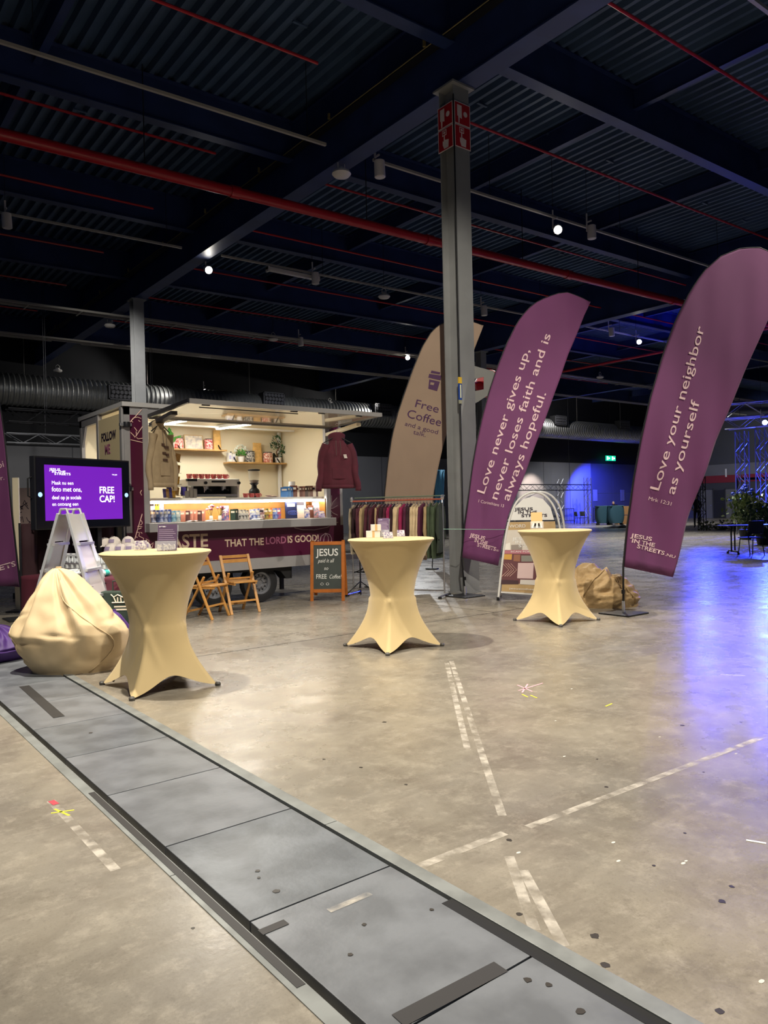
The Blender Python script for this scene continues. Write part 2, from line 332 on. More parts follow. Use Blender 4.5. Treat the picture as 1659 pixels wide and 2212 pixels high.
# ---- pipes, tracks and trays under the roof
def run(name,label,cat,pts,r,m,group=None,n=8):
    c=Vector(pts[0]); b=MB().tube([Vector(p)-c for p in pts],r,n); return tag(b.obj(name,m,None,sm=40,loc=c),label,cat,group)
mp_=thing('fire_main_pipe','thick bright red sprinkler main pipe crossing under the girder','pipe',(-8,yb(13.4,-8)+.2,7.78))
pa,pb_=V(0,0,0),V(60,-2.1,0); dv=pb_-pa
MB().tube([pa,pb_],.105,14).obj('pipe',m_red,mp_,sm=40)
for k in range(1,12):
    c=dv*(k*.0833); MB().tube([c-dv*.0016,c+dv*.0016],.125,14).obj('coupling',m_red,mp_,sm=40)
    c=dv*(k*.0833-.03); MB().bar(c,c+V(0,0,1.95),.015,.015).obj('hanger_rod',m_dark,mp_)
for i,(y0,z) in enumerate(((6.45,8.6),(10.05,8.6),(13.8,8.6),(17.15,8.6),(20.8,8.6),(24.4,8.6),(28.0,8.6))):
    run('sprinkler_pipe','thin red sprinkler pipe left of the girder, %s from the front'%ORD[i],'pipe',[(-8,yb(y0,-8),z),(6.75,yb(y0,6.75),z)],.026,m_red,'thin sprinkler pipes')
    run('sprinkler_pipe','thin red sprinkler pipe right of the girder, %s from the front'%ORD[i],'pipe',[(9.3,yb(y0,9.3),z),(23.4,yb(y0,23.4),z)],.026,m_red,'thin sprinkler pipes')
    run('sprinkler_pipe','thin red sprinkler pipe beyond the distant girder, %s from the front'%ORD[i],'pipe',[(24.3,yb(y0,24.3),z),(38.5,yb(y0,38.5),z)],.026,m_red,'thin sprinkler pipes')
run('sprinkler_pipe','dark red sprinkler branch running diagonally behind the purple flags','pipe',[at_z(1215,803,7.9),at_z(1420,762,7.9),at_z(1700,700,7.9)],.06,m_red)
for i,(y0,z) in enumerate(((5.0,8.3),(11.75,8.3),(18.5,8.3),(31.2,8.3))):
    t=thing('lighting_track','pale lighting track hung under the roof beams, %s from the front'%ORD[i],'track',(-8,yb(y0,-8),z),0,'lighting tracks')
    MB().bar((0,0,0),(16.0,-.448,0),.055,.05).obj('rail',m_conduit,t); MB().bar((17.1,-.48,0),(66,-1.85,0),.055,.05).obj('rail',m_conduit,t)
    for k in range(14): MB().bar((1.5+4.7*k,-.028*(1.5+4.7*k),.02),(1.5+4.7*k,-.028*(1.5+4.7*k),1.4),.01,.01).obj('drop_rod',m_dark,t)
t=thing('cable_tray','wide pale cable tray of parallel rails behind the far column','cable tray',(-8,25.5,8.05))
for dy,dz,w in ((0,0,.05),(.22,.05,.09),(.45,.02,.06),(.6,.16,.12)): MB().bar((0,dy,dz),(66,dy-1.6,dz),w,.06).obj('rail',m_conduit,t)
for k in range(40): MB().bar((1+1.6*k,-.024*(1+1.6*k),-.03),(1+1.6*k,.62-.024*(1+1.6*k),-.03),.04,.02).obj('rung',m_conduit,t)
t=thing('cable_tray','narrow pale cable tray behind the wide tray','cable tray',(-8,29.6,8.0))
for dy in (0,.3): MB().bar((0,dy,0),(66,dy-1.2,0),.07,.06).obj('rail',m_conduit,t)
for k in range(40): MB().bar((1+1.6*k,-.018*(1+1.6*k),-.02),(1+1.6*k,.3-.018*(1+1.6*k),-.02),.04,.02).obj('rung',m_conduit,t)
t=thing('cable_duct','yellowish cable duct along the upper left edge of the girder','cable tray',(8.30,2,8.93))
m_cable=mat('cable_yellowish','#8d7d52',.4,.3)  # one dull yellow tone for cables and clips
MB().bx(-.03,.13,0,34,-.02,.0).obj('tray',m_dark,t)
for dx in (-.02,.03,.08): MB().tube([(dx,0,.02),(dx,34,.02)],.014,6).obj('cable',m_cable,t,sm=1)
for k in range(12): MB().tube([(-.05,1.6+2.8*k,.03),(-.05,1.6+2.8*k,.13)],.03,8).obj('clip',m_cable,t,sm=40)
# ---- columns
def hcol(label,cx,cy,ztop):
    t=thing('steel_column',label,'column',(cx,cy,0))
    MB().bx(-.17,.17,-.17,-.148,0,ztop-.03).obj('flange',m_colgrey,t); MB().bx(-.17,.17,.148,.17,0,ztop-.03).obj('flange',m_colgrey,t)
    MB().bx(-.05,.05,-.148,.148,0,ztop-.03).obj('web',m_colgrey,t)
    MB().bx(-.24,.24,-.24,.24,ztop-.03,ztop).obj('cap_plate',m_colgrey,t); MB().bx(-.19,.19,-.19,.19,0,.03).obj('base_plate',m_colgrey,t)
    return t
c1=hcol('tall grey steel column with red fire signs near its top',8.57,8.87,8.2)
hcol('far grey steel column rising behind the trailer roof',8.60,23.5,8.2)
hcol('distant grey steel column behind the grey hexagonal sign',23.8,23.3,8.2)
MB().tube([(-.185,-.185,.6),(-.185,-.185,8.0)],.012,6).obj('conduit',m_black,c1)
m_sign=mat('fire_sign_red','#b3121f',.45); m_signw=mat('fire_sign_white','#e3d6d2',.5)
t=thing('call_point_label','small yellow and blue label box on the column edge','label',(8.37,8.68,3.05))
MB().bx(-.03,.03,-.02,0,0,.06).obj('base',mat('label_grey','#8f8f7a',.5),t); MB().bx(-.03,.03,-.025,0,.06,.32).obj('body',mat('label_blue','#1c3f8e',.5),t); MB().bx(-.032,.032,-.027,0,.32,.42).obj('cap',mat('label_yellow','#d9b23a',.5),t)
MB().bx(-.012,.012,-.028,-.024,.09,.30).obj('print',mat('label_cream','#d8d8b0',.5),t)
def firesign(label,kind,o,xd):
    xd=Vector(xd); yd=V(0,0,1); n=xd.cross(yd); t=thing('fire_sign',label,'sign',o)
    def q(b,pts,d0,d1): return b.prism([xd*a+yd*c+n*d0 for a,c in pts],n*(d1-d0))
    q(MB(),[(0,0),(.35,0),(.35,.36),(0,.36)],0,.006).obj('border',m_signw,t); q(MB(),[(.014,.014),(.336,.014),(.336,.346),(.014,.346)],.006,.008).obj('panel',m_sign,t)
    if kind=='hose':
        q(MB(),[(.06,.13),(.16,.1),(.16,.31),(.06,.31)],.008,.010).obj('pictogram',m_signw,t); q(MB(),[(.085,.02),(.105,.02),(.115,.13),(.08,.13)],.008,.010).obj('pictogram',m_signw,t)
        q(MB(),[(.24+.045*math.cos(a*PI/5),.19+.045*math.sin(a*PI/5)) for a in range(10)],.008,.010).obj('pictogram',m_signw,t); q(MB(),[(.2,.185),(.22,.185),(.22,.2),(.2,.2)],.008,.010).obj('pictogram',m_signw,t)
    else:
        q(MB(),[(.10,.24),(.20,.24),(.20,.33),(.10,.33)],.008,.010).obj('pictogram',m_signw,t); q(MB(),[(.113,.253),(.187,.253),(.187,.317),(.113,.317)],.010,.011).obj('pictogram',m_sign,t)
        q(MB(),[(.15+.022*math.cos(a*PI/5),.285+.022*math.sin(a*PI/5)) for a in range(10)],.011,.012).obj('pictogram',m_signw,t)
        q(MB(),[(.14,.03),(.24,.03),(.25,.15),(.16,.17),(.16,.24),(.138,.24),(.136,.15),(.11,.165),(.108,.10)],.008,.010).obj('pictogram',m_signw,t)
firesign('red fire hose sign on the left face of the column','hose',(8.39,9.06,7.55),(0,-1,0)); firesign('red call point sign on the left face of the column','hand',(8.39,9.06,7.18),(0,-1,0))
firesign('red fire hose sign on the right face of the column','hose',(8.40,8.69,7.55),(1,0,0)); firesign('red call point sign on the right face of the column','hand',(8.40,8.69,7.18),(1,0,0))
# ---- lamps
def spothead(label,p,lit=0,aim=None,blue=False):
    t=thing('track_spotlight',label,'spotlight',p,0,None)
    a=(Vector(aim)-Vector(p)).normalized() if aim else V(.05,.02,-1).normalized()
    M=a.to_track_quat('Z','Y').to_matrix().to_4x4()
    MB().lathe([(.07,-.17),(.105,-.15),(.11,.16),(.1,.17)],16).xf(M).obj('housing',m_fixture,t,sm=40)
    MB().lathe([(.088,.165),(.088,.176)],16).xf(M).obj('lens',(m_blamp if blue else m_lamp) if lit else m_fixture,t)
    MB().bar((0,.14,.5),(0,.14,9.73-p[2]),.008,.008).obj('drop_rod',m_dark,t)
    MB().bar((0,.14,.05),(0,.14,.5),.02,.04).bar((0,.0,.28),(0,.14,.28),.03,.03).obj('bracket',m_fixture,t)
    return t
spothead('bright lit spotlight at the girder above the trailer',(8.9,18.9,8.0),1,(4,3,1))
spothead('bright lit spotlight right of the near column',(14.48,11.52,8.0),1,(3,2,1))
spothead('small lit spotlight beside the beige flag',(21.2,25.2,8.0),1,(4,4,1))
spothead('lit spotlight between the two large purple flags',(27.3,17.7,8.0),1,(4,3,1))
spothead('farthest lit spotlight just above the trailer hatch',(16.3,35.3,7.55),1,(4,4,1))
for l,p in (('unlit track spotlight just left of the near column',(9.2,11.66,8.12)),('unlit track spotlight right of the brightest lamp',(15.6,11.37,8.12)),('unlit track spotlight at the left picture edge',(3.85,18.5,8.1)),('unlit track spotlight at the end of the pale batten',(11.9,18.2,8.1)),
  ('small unlit spotlight under the wide cable tray',(15.6,25,8.0)),('unlit track spotlight between column and middle flag',(18.5,17.9,8.05)),('unlit track spotlight left of the far lit lamp',(25.0,17.4,8.05))): spothead(l,p)
def dome(label,p):
    t=thing('pendant_speaker',label,'speaker',p)
    MB().lathe([(.02,-.06),(.15,-.055),(.19,-.01),(.17,.035),(.07,.06),(.05,.12),(.0,.12)],18).obj('body',m_fixture,t,sm=50)
    MB().tube([(-.08,0,.05),(-.08,0,.2),(0,0,.27),(.08,0,.2),(.08,0,.05)],.01,6).obj('bracket',m_fixture,t); MB().tube([(0,0,.27),(0,0,9.73-p[2])],.008,5).obj('cord',m_dark,t)
for l,p in (('round pendant speaker under the girder, nearest one',(8.55,12.05,8.0)),('round pendant speaker left of the beige flag top',(14.5,18.3,8.0)),('round pendant speaker under the wide cable tray',(14.5,25.2,8.0)),
  ('round pendant speaker beside the far column',(8.7,26.4,8.0)),('round pendant speaker above the ribbed duct at the left',(9.2,35,7.85)),('round pendant speaker between the purple flags',(33.1,23.8,8.0)),('round pendant speaker above the duct behind the trailer hatch',(23.4,34.6,7.35))): dome(l,p)
t=thing('light_batten','pale unlit fluorescent batten hanging from the track','lamp',(10.45,18.42,8.15)); MB().bx(0,1.7,-.07,.07,0,.07).obj('housing',m_fixture,t)
for dy in (-.035,.035): MB().tube([(.05,dy,-.02),(1.65,dy,-.02)],.016,8).obj('lamp_tube',m_white,t,sm=1)
for xx in (0,1.66): MB().bx(xx,xx+.05,-.08,.08,-.06,.08).obj('end_cap',m_fixture,t)
# ---- ribbed air duct along the back wall
m_duct=mat('duct_galvanised','#a3a4a2',.38,.75,(2,.1))
t=thing('air_duct','long ribbed galvanised air duct below the roof at the back wall','duct',(-6,34.9,6.85))
pr=[]; x=0
while x<64: pr+=[(.66,x),(.705,x+.045),(.705,x+.075),(.66,x+.12)]; x+=.21
MB().lathe(pr,22,(0,0,0),0).obj('duct_tube',m_duct,t,sm=35)
for k in range(12): MB().bar((3+5.4*k,0,.66),(3+5.4*k,0,2.9),.012,.012).obj('hanger_rod',m_conduit,t)
m_grille=mat('grille_black','#101012',.6); m_grf=mat('grille_frame','#4b4b50',.5)
for l,px,py in (('black nozzle grille on the duct left of the far column',265,848),('black nozzle grille on the duct behind the trailer hatch',592,862),('black nozzle grille on the duct between the purple flags',1212,908),('black nozzle grille on the duct left of the beige flag',828,885),('black nozzle grille on the duct left of the right purple flag',1350,918)):
    p=at_y(px,py,34.1); g=thing('duct_grille',l,'vent',p)
    MB().bx(-.62,.62,.0,.5,-.32,.32).obj('box',m_grille,g)
    for a in ((-.62,.62,-.03,0,-.34,-.29),(-.62,.62,-.03,0,.29,.34),(-.62,-.57,-.03,0,-.34,.34),(.57,.62,-.03,0,-.34,.34)): MB().bx(*a).obj('frame',m_grf,g)
    for r_ in range(3):
        for c_ in range(6): MB().lathe([(.07,-.03),(.085,-.03),(.085,0),(.07,0)],12,(-.46+.185*c_+(.05 if r_%2 else 0),0,-.19+.19*r_),1).obj('nozzle_ring',m_grf,g)
# ---- trusses
def truss(name,label,L,w,loc,rot,m,step=.5,r=.024,group=None,diag=.012):
    t=thing(name,label,'truss',loc,0,group); t.rotation_euler=rot
    for a in (-1,1):
        for b in (-1,1): MB().tube([(0,a*w/2,b*w/2),(L,a*w/2,b*w/2)],r,8).obj('chord',m,t,sm=40)
    n=max(1,round(L/step)); st=L/n
    for f in range(4):
        b_=MB()
        for k in range(n):
            s0=-1 if k%2 else 1; x0,x1=k*st,(k+1)*st
            if f<2: y=(-1 if f==0 else 1)*w/2; b_.tube([(x0,y,s0*w/2),(x1,y,-s0*w/2)],diag,5)
            else: z=(-1 if f==2 else 1)*w/2; b_.tube([(x0,s0*w/2,z),(x1,-s0*w/2,z)],diag,5)
        b_.obj('lacing',m,t)
    if rot[1]==0 and loc[2]>2:
        for k in (.2,.8): MB().bar((L*k,0,w/2),(L*k,0,9.73-loc[2]),.012,.012).obj('hanging_wire',m_dark,t)
    return t
p=at_d(15,897,24); truss('stage_truss','upper black truss behind the trailer at the left',6,.42,p,(0,0,0),m_trussb,.55)
p=at_d(12,946,24); truss('stage_truss','lower dark truss with pale chords behind the trailer at the left',6,.30,p,(0,0,0),m_truss,.5,.02)
UPR=(0,-PI/2,0)
p0=at_y(1110,1053,33.5); p1=at_y(1272,1053,33.5)
truss('stage_truss','black goalpost truss beam over the far blue lit stage',p1.x-p0.x+3,.38,(p0.x-3,33.5,p0.z),(0,0,0),m_trussb,.6)
truss('stage_truss','slim truss leg at the left of the far blue stage',3.2,.36,(at_y(1210,1090,33.6).x,33.6,0),UPR,m_truss,.45)
truss('stage_truss','blue lit truss leg at the right of the far stage',3.3,.36,(at_y(1270,1090,33.6).x,33.6,0),UPR,m_truss,.45)
p=at_d(760,1052,45); truss('stage_truss','dark low truss glimpsed between hanging jacket and beige flag',9,.5,p,(0,0,0),m_truss,.7)
p=at_d(1520,893,30); q=at_d(1700,868,28.5); dd=(q-p); truss('stage_truss','pale chord truss high at the right picture edge',dd.length,.55,p,(0,0,math.atan2(dd.y,dd.x)),m_truss,.7,.03)
b0=at_d(1606,1122,31); truss('stage_truss','blue lit truss tower right of the tall purple flag',4.25,.38,(b0.x,b0.y,0),UPR,m_truss,.42)
b1=at_d(1650,1122,30); truss('stage_truss','blue lit truss tower at the right picture edge',4.25,.38,(b1.x,b1.y,0),UPR,m_truss,.42)
p=at_d(1570,918,31); q=at_d(1720,915,29); dd=q-p; truss('stage_truss','blue lit truss beam joining the two right towers',dd.length,.38,p,(0,0,math.atan2(dd.y,dd.x)),m_truss,.5)
b2=at_d(1517,1138,36); truss('stage_truss','slim black truss leg beside the standing person',2.6,.26,(b2.x,b2.y,0),UPR,m_trussb,.3,.02)
spothead('bright blue stage lamp at the right picture edge',at_d(1652,912,28.6),1,(10,4,1),True)
# ================================================================ TRAILER
TX,TY=3.50,10.15; T0=V(TX,TY,0)
tr=thing('food_trailer','wine red and cream sales trailer with its front hatch raised','trailer',(TX,TY,0))
m_tral=mat('trailer_aluminium','#a7a5a6',.4,.35,(5,.06)); m_trdk=mat('trailer_underside','#101012',.6)
m_hatch=mat('hatch_gloss','#c9bda6',.04,0,spec=1,coat=.6); m_int=mat('trailer_interior','#f3e6c6',.45,0,(.6,.03))
m_wood=mat('niche_wood','#c98a3c',.5,0,(3,.25)); m_shelf=mat('shelf_wood','#c79a5c',.5,0,(6,.2)); m_counter=mat('counter_white','#e6e6e4',.3)
m_led=mat('led_white',(1,.97,.9),.5,emit=115); m_leds=mat('led_strip_white',(1,.93,.8),.5,emit=42)
L_,W_=3.57,1.95
def tb(name,*b,m=None,par=None,bev=0): return MB().bx(*b).obj(name,m or m_tral,par or tr,bev=bev)
tb('chassis_rail',0,L_,0,.05,.53,.70); tb('chassis_rail',0,L_,W_-.05,W_,.53,.70); tb('underfloor',.02,L_-.02,.05,W_-.05,.56,.70,m=m_trdk)
tb('wine_panel',.0,L_,-.004,.03,.70,1.15,m=m_wine); tb('back_panel',0,L_,W_-.03,W_,.70,2.87,m=m_int)
tb('post',0,.08,0,.06,.70,2.87); tb('wine_panel',.08,.25,.002,.03,.70,2.83,m=m_wine); tb('post',.25,.33,-.01,.06,1.15,2.87)
tb('post',3.25,3.33,-.01,.06,1.15,2.87); tb('wine_panel',3.33,3.52,.002,.03,.70,2.83,m=m_wine); tb('post',3.52,L_,0,.06,.70,2.87)
tb('header',.0,L_,0,.05,2.76,2.87); tb('roof',-.03,L_+.03,-.03,W_+.04,2.87,2.93,m=mat('roof_grey','#b3b2b2',.5)); tb('ceiling_panel',.03,L_-.03,.05,W_-.03,2.845,2.87,m=m_int)
tb('end_panel',L_-.03,L_,.05,W_,.70,2.86,m=m_int); tb('floor_panel',.03,L_-.03,.05,W_-.03,.70,.74,m=m_trdk)
# end wall at the left: closed leaf with text, open doorway, corner post
door=tb('door',-.02,.02,.10,1.02,.72,2.78,m=mat('door_cream','#d8c69c',.5,0,(.8,.05)))
tb('door_frame',-.03,.03,.02,.10,.70,2.86); tb('door_frame',-.03,.03,1.02,1.10,.70,2.86); tb('door_frame',-.02,.03,1.10,W_,2.76,2.86); tb('door_frame',-.02,.03,W_-.10,W_,.70,2.86)
tb('lower_sill',-.02,.02,1.10,W_-.1,.70,.90); MB().prism([(-.015,W_-.1,2.76),(-.015,W_-.1,2.45),(-.015,W_-.28,2.76)],(.03,0,0)).obj('gusset',m_tral,tr)
MF=frame((-.022,.90,2.46),(0,-1,0),(0,0,1)); text('door_lettering','FOLLOW',.165,m_ink,door,MF,.92,.03)
MF=frame((-.022,.76,2.27),(0,-1,0),(0,0,1)); text('door_lettering','ME',.185,m_rose,door,MF,1,.03)
for z in (2.62,1.75):
    h=MB().bx(-.06,.10,-.03,.03,z-.02,z+.02).obj('hinge',m_alu,tr,bev=.005); MB().lathe([(.045,-.035),(.05,.0),(.045,.035)],12,(.03,-.02,z)).obj('hinge_boss',m_dark,h,sm=40)
# counter, niche and light strips
tb('counter_top',.33,3.25,.08,.62,1.585,1.62,m=m_counter); tb('led_strip',.34,3.24,.085,.10,1.545,1.58,m=m_leds)
tb('niche_back',.33,3.25,.50,.52,1.28,1.585,m=m_wood); tb('niche_seam',.33,3.25,.494,.5,1.455,1.463,m=mat('wood_dark','#a86f2c',.5))
tb('niche_side',.33,.345,.02,.5,1.28,1.585,m=m_wood); tb('niche_side',3.235,3.25,.02,.5,1.28,1.585,m=m_wood); tb('niche_rack',.345,.66,.28,.5,1.405,1.42,m=m_shelf)
tb('sales_shelf',.26,3.33,-.16,.5,1.15,1.275,m=m_tral,bev=.006); tb('shelf_mat',.33,3.25,-.13,.5,1.275,1.28,m=mat('shelf_top','#6b5a45',.6))
tb('inner_rail',3.45,3.50,1.83,1.88,.74,2.84,m=m_white)
for a,b in (((333,916),(402,904)),((470,923),(543,912))):
    p,q=at_z(*a,2.81)-T0,at_z(*b,2.81)-T0; lt=MB().bar(p,q,.09,.05).obj('light_fitting',m_white,tr); MB().bar(p+V(0,0,-.032),q+V(0,0,-.032),.06,.012).obj('light_tube',m_led,lt)
MB().bar((.4,1.2,2.80),(3.4,1.2,2.80),.03,.03).obj('ceiling_rail',m_white,tr)
# hatch
HX0,HX1=.34,3.34; hz=lambda y: 2.735+.045*(-y/1.38)
def hbar(name,x0,y0,x1,y1,w,h,m,dz=0): return MB().bar((x0,y0,hz(y0)+dz),(x1,y1,hz(y1)+dz),w,h).obj(name,m,hatch)
hatch=MB().prism([(HX0,-.02,hz(-.02)),(HX1,-.02,hz(-.02)),(HX1,-1.36,hz(-1.36)),(HX0,-1.36,hz(-1.36))],(0,0,.03)).obj('hatch',m_hatch,tr)
m_hfr=mat('hatch_frame','#8d8a88',.4,.3)
hbar('hatch_frame',HX0,-1.37,HX1,-1.37,.04,.06,m_hfr,.012); hbar('hatch_frame',HX0,-.02,HX0,-1.38,.04,.05,m_dark,.015); hbar('hatch_frame',HX1,-.02,HX1,-1.38,.04,.05,m_hfr,.015); hbar('hatch_frame',HX0,-.03,HX1,-.03,.05,.05,m_hfr,.0)
MB().bar((.38,-.02,2.63),(.38,-.80,2.71),.09,.05).obj('hatch_arm',m_dark,tr); MB().bar((3.29,-.02,2.62),(3.29,-.88,2.70),.08,.05).obj('hatch_arm',m_int,tr)
for xx in (.6,1.9,2.35,3.0):
    hh=MB().bx(xx-.05,xx+.05,-1.30,-1.27,hz(-1.28)-.02,hz(-1.28)).obj('hatch_catch',m_dark,hatch)
hbar('hatch_rod',.55,-1.2,2.0,-1.22,.012,.012,m_dark,-.03)
# line art and lettering
def art(pts,w,m,Y=TY-.006,par=tr):
    MB().tube([at_y(a,b,Y)-T0 for a,b in pts],w,5).obj('line_art',m,par)
for a in ([(281,912),(306,885)],[(281,912),(288,903),(297,901),(305,904)],[(293,943),(308,921)],[(295,945),(298,948),(308,947)],[(282,950),(308,956)],[(282,934),(288,940),(292,945)],[(290,923),(296,931)],[(294,932),(295,941)],[(283,909),(287,912)],[(299,908),(303,911)],
  [(291,1165),(307,1110)],[(301,1130),(307,1112)],[(303,1122),(307,1128),(307,1132)],[(297,1137),(307,1138)],[(299,1143),(305,1141)],[(296,1150),(301,1150),(300,1158)],[(304,1150),(307,1152)],[(300,1158),(310,1163),(309,1170)],[(315,1164),(322,1168),(320,1175)],[(294,1160),(297,1161)],[(303,1134),(306,1133)],
  [(306,1070),(303,1064),(306,1059)],[(324,1178),(331,1172),(329,1182),(322,1186)]): art(a,.0055,m_pink)
m_art2=mat('art_mauve','#a68f94',.5)
for a in ([(711,1067),(712,1084),(710,1101)],[(716,1070),(716,1086),(711,1101)],[(728,1075),(719,1085),(712,1100),(719,1108),(729,1113)],[(729,1092),(719,1098),(713,1098)],[(711,1113),(717,1114),(719,1119),(713,1124)],[(711,1119),(714,1120)],
  [(636,1140),(653,1144),(679,1144.5),(706,1139),(730,1128)],[(691,1169),(694,1158),(703,1152),(712,1155),(716,1163),(716,1171)],[(704,1153),(700,1161),(699,1170)],[(704,1153),(709,1160),(709,1170)]): art(a,.006,m_art2)
MT=lambda x,z:frame((x,-.006,z),(1,0,0),(0,0,1))
text('lettering','TASTE',.262,m_beige_print,tr,MT(.45,.915),.98,.022); text('lettering','& SEE',.262,m_beige_print,tr,MT(.48,.715),1.0,.022)
a=text('lettering','THAT THE',.152,m_beige_print,tr,MT(1.44,.893),.905,.02); text('lettering','LORD',.152,m_rose,tr,MT(2.115,.90),.905,.02); text('lettering','IS GOOD!',.152,m_beige_print,tr,MT(2.50,.905),.88,.02)
# wheels, axle, fenders
m_tyre=mat('tyre_rubber','#17171a',.7); m_rim=mat('wheel_rim','#8e9096',.35,.7)
def wheel(x,y,sgn):
    w=MB().lathe([(.17,-.09),(.20,-.095),(.285,-.08),(.298,-.04),(.298,.04),(.285,.08),(.20,.095),(.17,.09)],28,(x,y,.298),1,False).obj('wheel',m_tyre,tr,sm=35)
    r=MB().lathe([(.0,-.03),(.05,-.03),(.055,-.045),(.085,-.045),(.10,-.02),(.13,-.02),(.145,-.055),(.17,-.06),(.185,-.085),(.195,-.085),(.195,.05),(.0,.05)],28,(x,y,.298),1).obj('rim',m_rim,w,sm=35)
    for k in range(12):
        a=2*PI*k/12; MB().lathe([(.013,-.024),(.013,-.018)],8,(x+.117*math.cos(a),y,.298+.117*math.sin(a)),1).obj('rim_hole',m_black,w)
    for k in range(5):
        a=2*PI*k/5; MB().lathe([(.008,-.055),(.008,-.044)],6,(x+.07*math.cos(a),y,.298+.07*math.sin(a)),1).obj('bolt',m_dark,w)
for x in (1.33,2.10):
    for y in (.22,W_-.22): wheel(x,y,1)
    tb('axle',x-.03,x+.03,.3,W_-.3,.27,.33,m=m_trdk)
MB().prism([(2.3,.08,.53),(2.62,.08,.53),(2.62,.08,.34),(2.52,.08,.34),(2.42,.08,.46),(2.3,.08,.50)],(0,.24,0)).obj('mudguard',m_trdk,tr); tb('skirt',1.0,2.42,.06,.30,.49,.54,m=m_trdk)
tb('tow_bar',L_,L_+1.1,.9,1.05,.5,.6,m=m_tral); tb('jockey_leg',3.3,3.36,1.6,1.66,0,.53,m=m_trdk); tb('jockey_leg',.2,.26,1.6,1.66,0,.53,m=m_trdk)
# ================================================================ GOODS IN THE TRAILER
YB=12.05    # inner face of the back panel (world y)
def shelfobj(label,a,b):
    p,q=at_y(*a,YB-.12),at_y(*b,YB-.12); z=(p.z+q.z)/2; t=thing('wall_shelf',label,'shelf',(p.x,YB-.18,z-.012))
    L=q.x-p.x; MB().bx(0,L,-.06,.18,-.012,.012).obj('board',m_shelf,t)
    for xx in (L*.12,L*.88): MB().bar((xx,.16,.20),(xx,-.06,0),.016,.016).bx(xx-.01,xx+.01,.155,.17,-.01,.2).obj('bracket',m_black,t)
    return z,p.x,L
zl,_,_=shelfobj('left wooden wall shelf with red tins inside the trailer',(368,969),(484,973)); zr,_,_=shelfobj('right wooden wall shelf with plants inside the trailer',(489,998.5),(612,1000.5))
YS=YB-.10
def px_x(px,Y,py=1000): return at_y(px,py,Y).x
def tin(label,px0,px1,py,z,c1,c2,Y=YS):
    x0,x1=px_x(px0,Y),px_x(px1,Y); h=(at_y((px0+px1)/2,py,Y).z)-z; r=(x1-x0)/2
    t=thing('coffee_tin',label,'tin',((x0+x1)/2,Y,z)); m=mat('tin_'+c1+c2,c1,.5,0,(38,0),None,col2=c2)
    MB().lathe([(r*.96,0),(r,.01),(r,h-.02),(r*.97,h-.015)],16).obj('body',m,t,sm=40); MB().lathe([(r*.9,h-.015),(r*.9,h),(r*.5,h)],16).obj('lid',m_dark,t,sm=40)
zz=zl+.001
tin('left red and white patterned tin on the left trailer shelf',376,397,946,zz,'#c8281e','#f3e3d6'); tin('right red and white patterned tin on the left trailer shelf',443,460,948,zz,'#c01c20','#f0d8d0')
tin('black patterned tin on the right trailer shelf',530,550,975,zr+.001,'#191a1c','#c9c2b4'); tin('copper patterned tin on the right trailer shelf',569,588,977,zr+.001,'#b5502e','#efd8c4')
def kraft(label,px0,px1,py,z):
    x0,x1=px_x(px0,YS),px_x(px1,YS); h=at_y((px0+px1)/2,py,YS).z-z; t=thing('kraft_bag',label,'paper bag',((x0+x1)/2,YS,z)); w=(x1-x0)/2
    m=mat('kraft_paper','#e0b269',.7,0,(20,.2)); rs=random.Random(px0)
    MB().grid(lambda u,v:(w*(1-.12*v)*(abs(math.cos(2*PI*u))**.5)*(1 if math.cos(2*PI*u)>0 else -1)+rs.uniform(-.004,.004),.05*(1-.75*v)*(abs(math.sin(2*PI*u))**.5)*(1 if math.sin(2*PI*u)>0 else -1),h*v),16,6,True).obj('bag',m,t,sm=60)
    MB().bx(-w*.85,w*.85,-.016,.016,h-.02,h).obj('folded_top',m,t)
kraft('kraft paper bag at the right end of the left trailer shelf',461,478,930,zz); kraft('crumpled kraft paper bag on the right trailer shelf',546,566,957,zr+.001)
x0,x1=px_x(401,YS),px_x(441,YS); t=thing('framed_print','pale framed print leaning on the left trailer shelf','picture',((x0+x1)/2,YS+.02,zz)); h=at_y(420,939,YS).z-zz; w=(x1-x0)/2
M=Matrix.Rotation(R(-8),4,'X')
MB().bx(-w,w,-.008,.008,0,h).xf(M).obj('frame',mat('frame_oak','#c9a566',.5),t); MB().bx(-w+.012,w-.012,-.010,-.006,.012,h-.012).xf(M).obj('sheet',mat('print_pale','#efe6d2',.6,0,(14,0),None,col2='#b9b4ae'),t)
rs=random.Random(3)
m_leaf=mat('leaf_green','#4f9a3c',.5); m_leafd=mat('leaf_dark','#2f5a32',.5); m_pot=mat('pot_white','#e9e6df',.4); m_flw=mat('flower_white','#eef0e2',.6)
def leaf(b,c,d,n,l,w):
    d=Vector(d).normalized(); s=d.cross(Vector(n)).normalized()*w; c=Vector(c)
    b.add([c,c+d*l*.5+s,c+d*l,c+d*l*.5-s],[(0,1,2,3)])
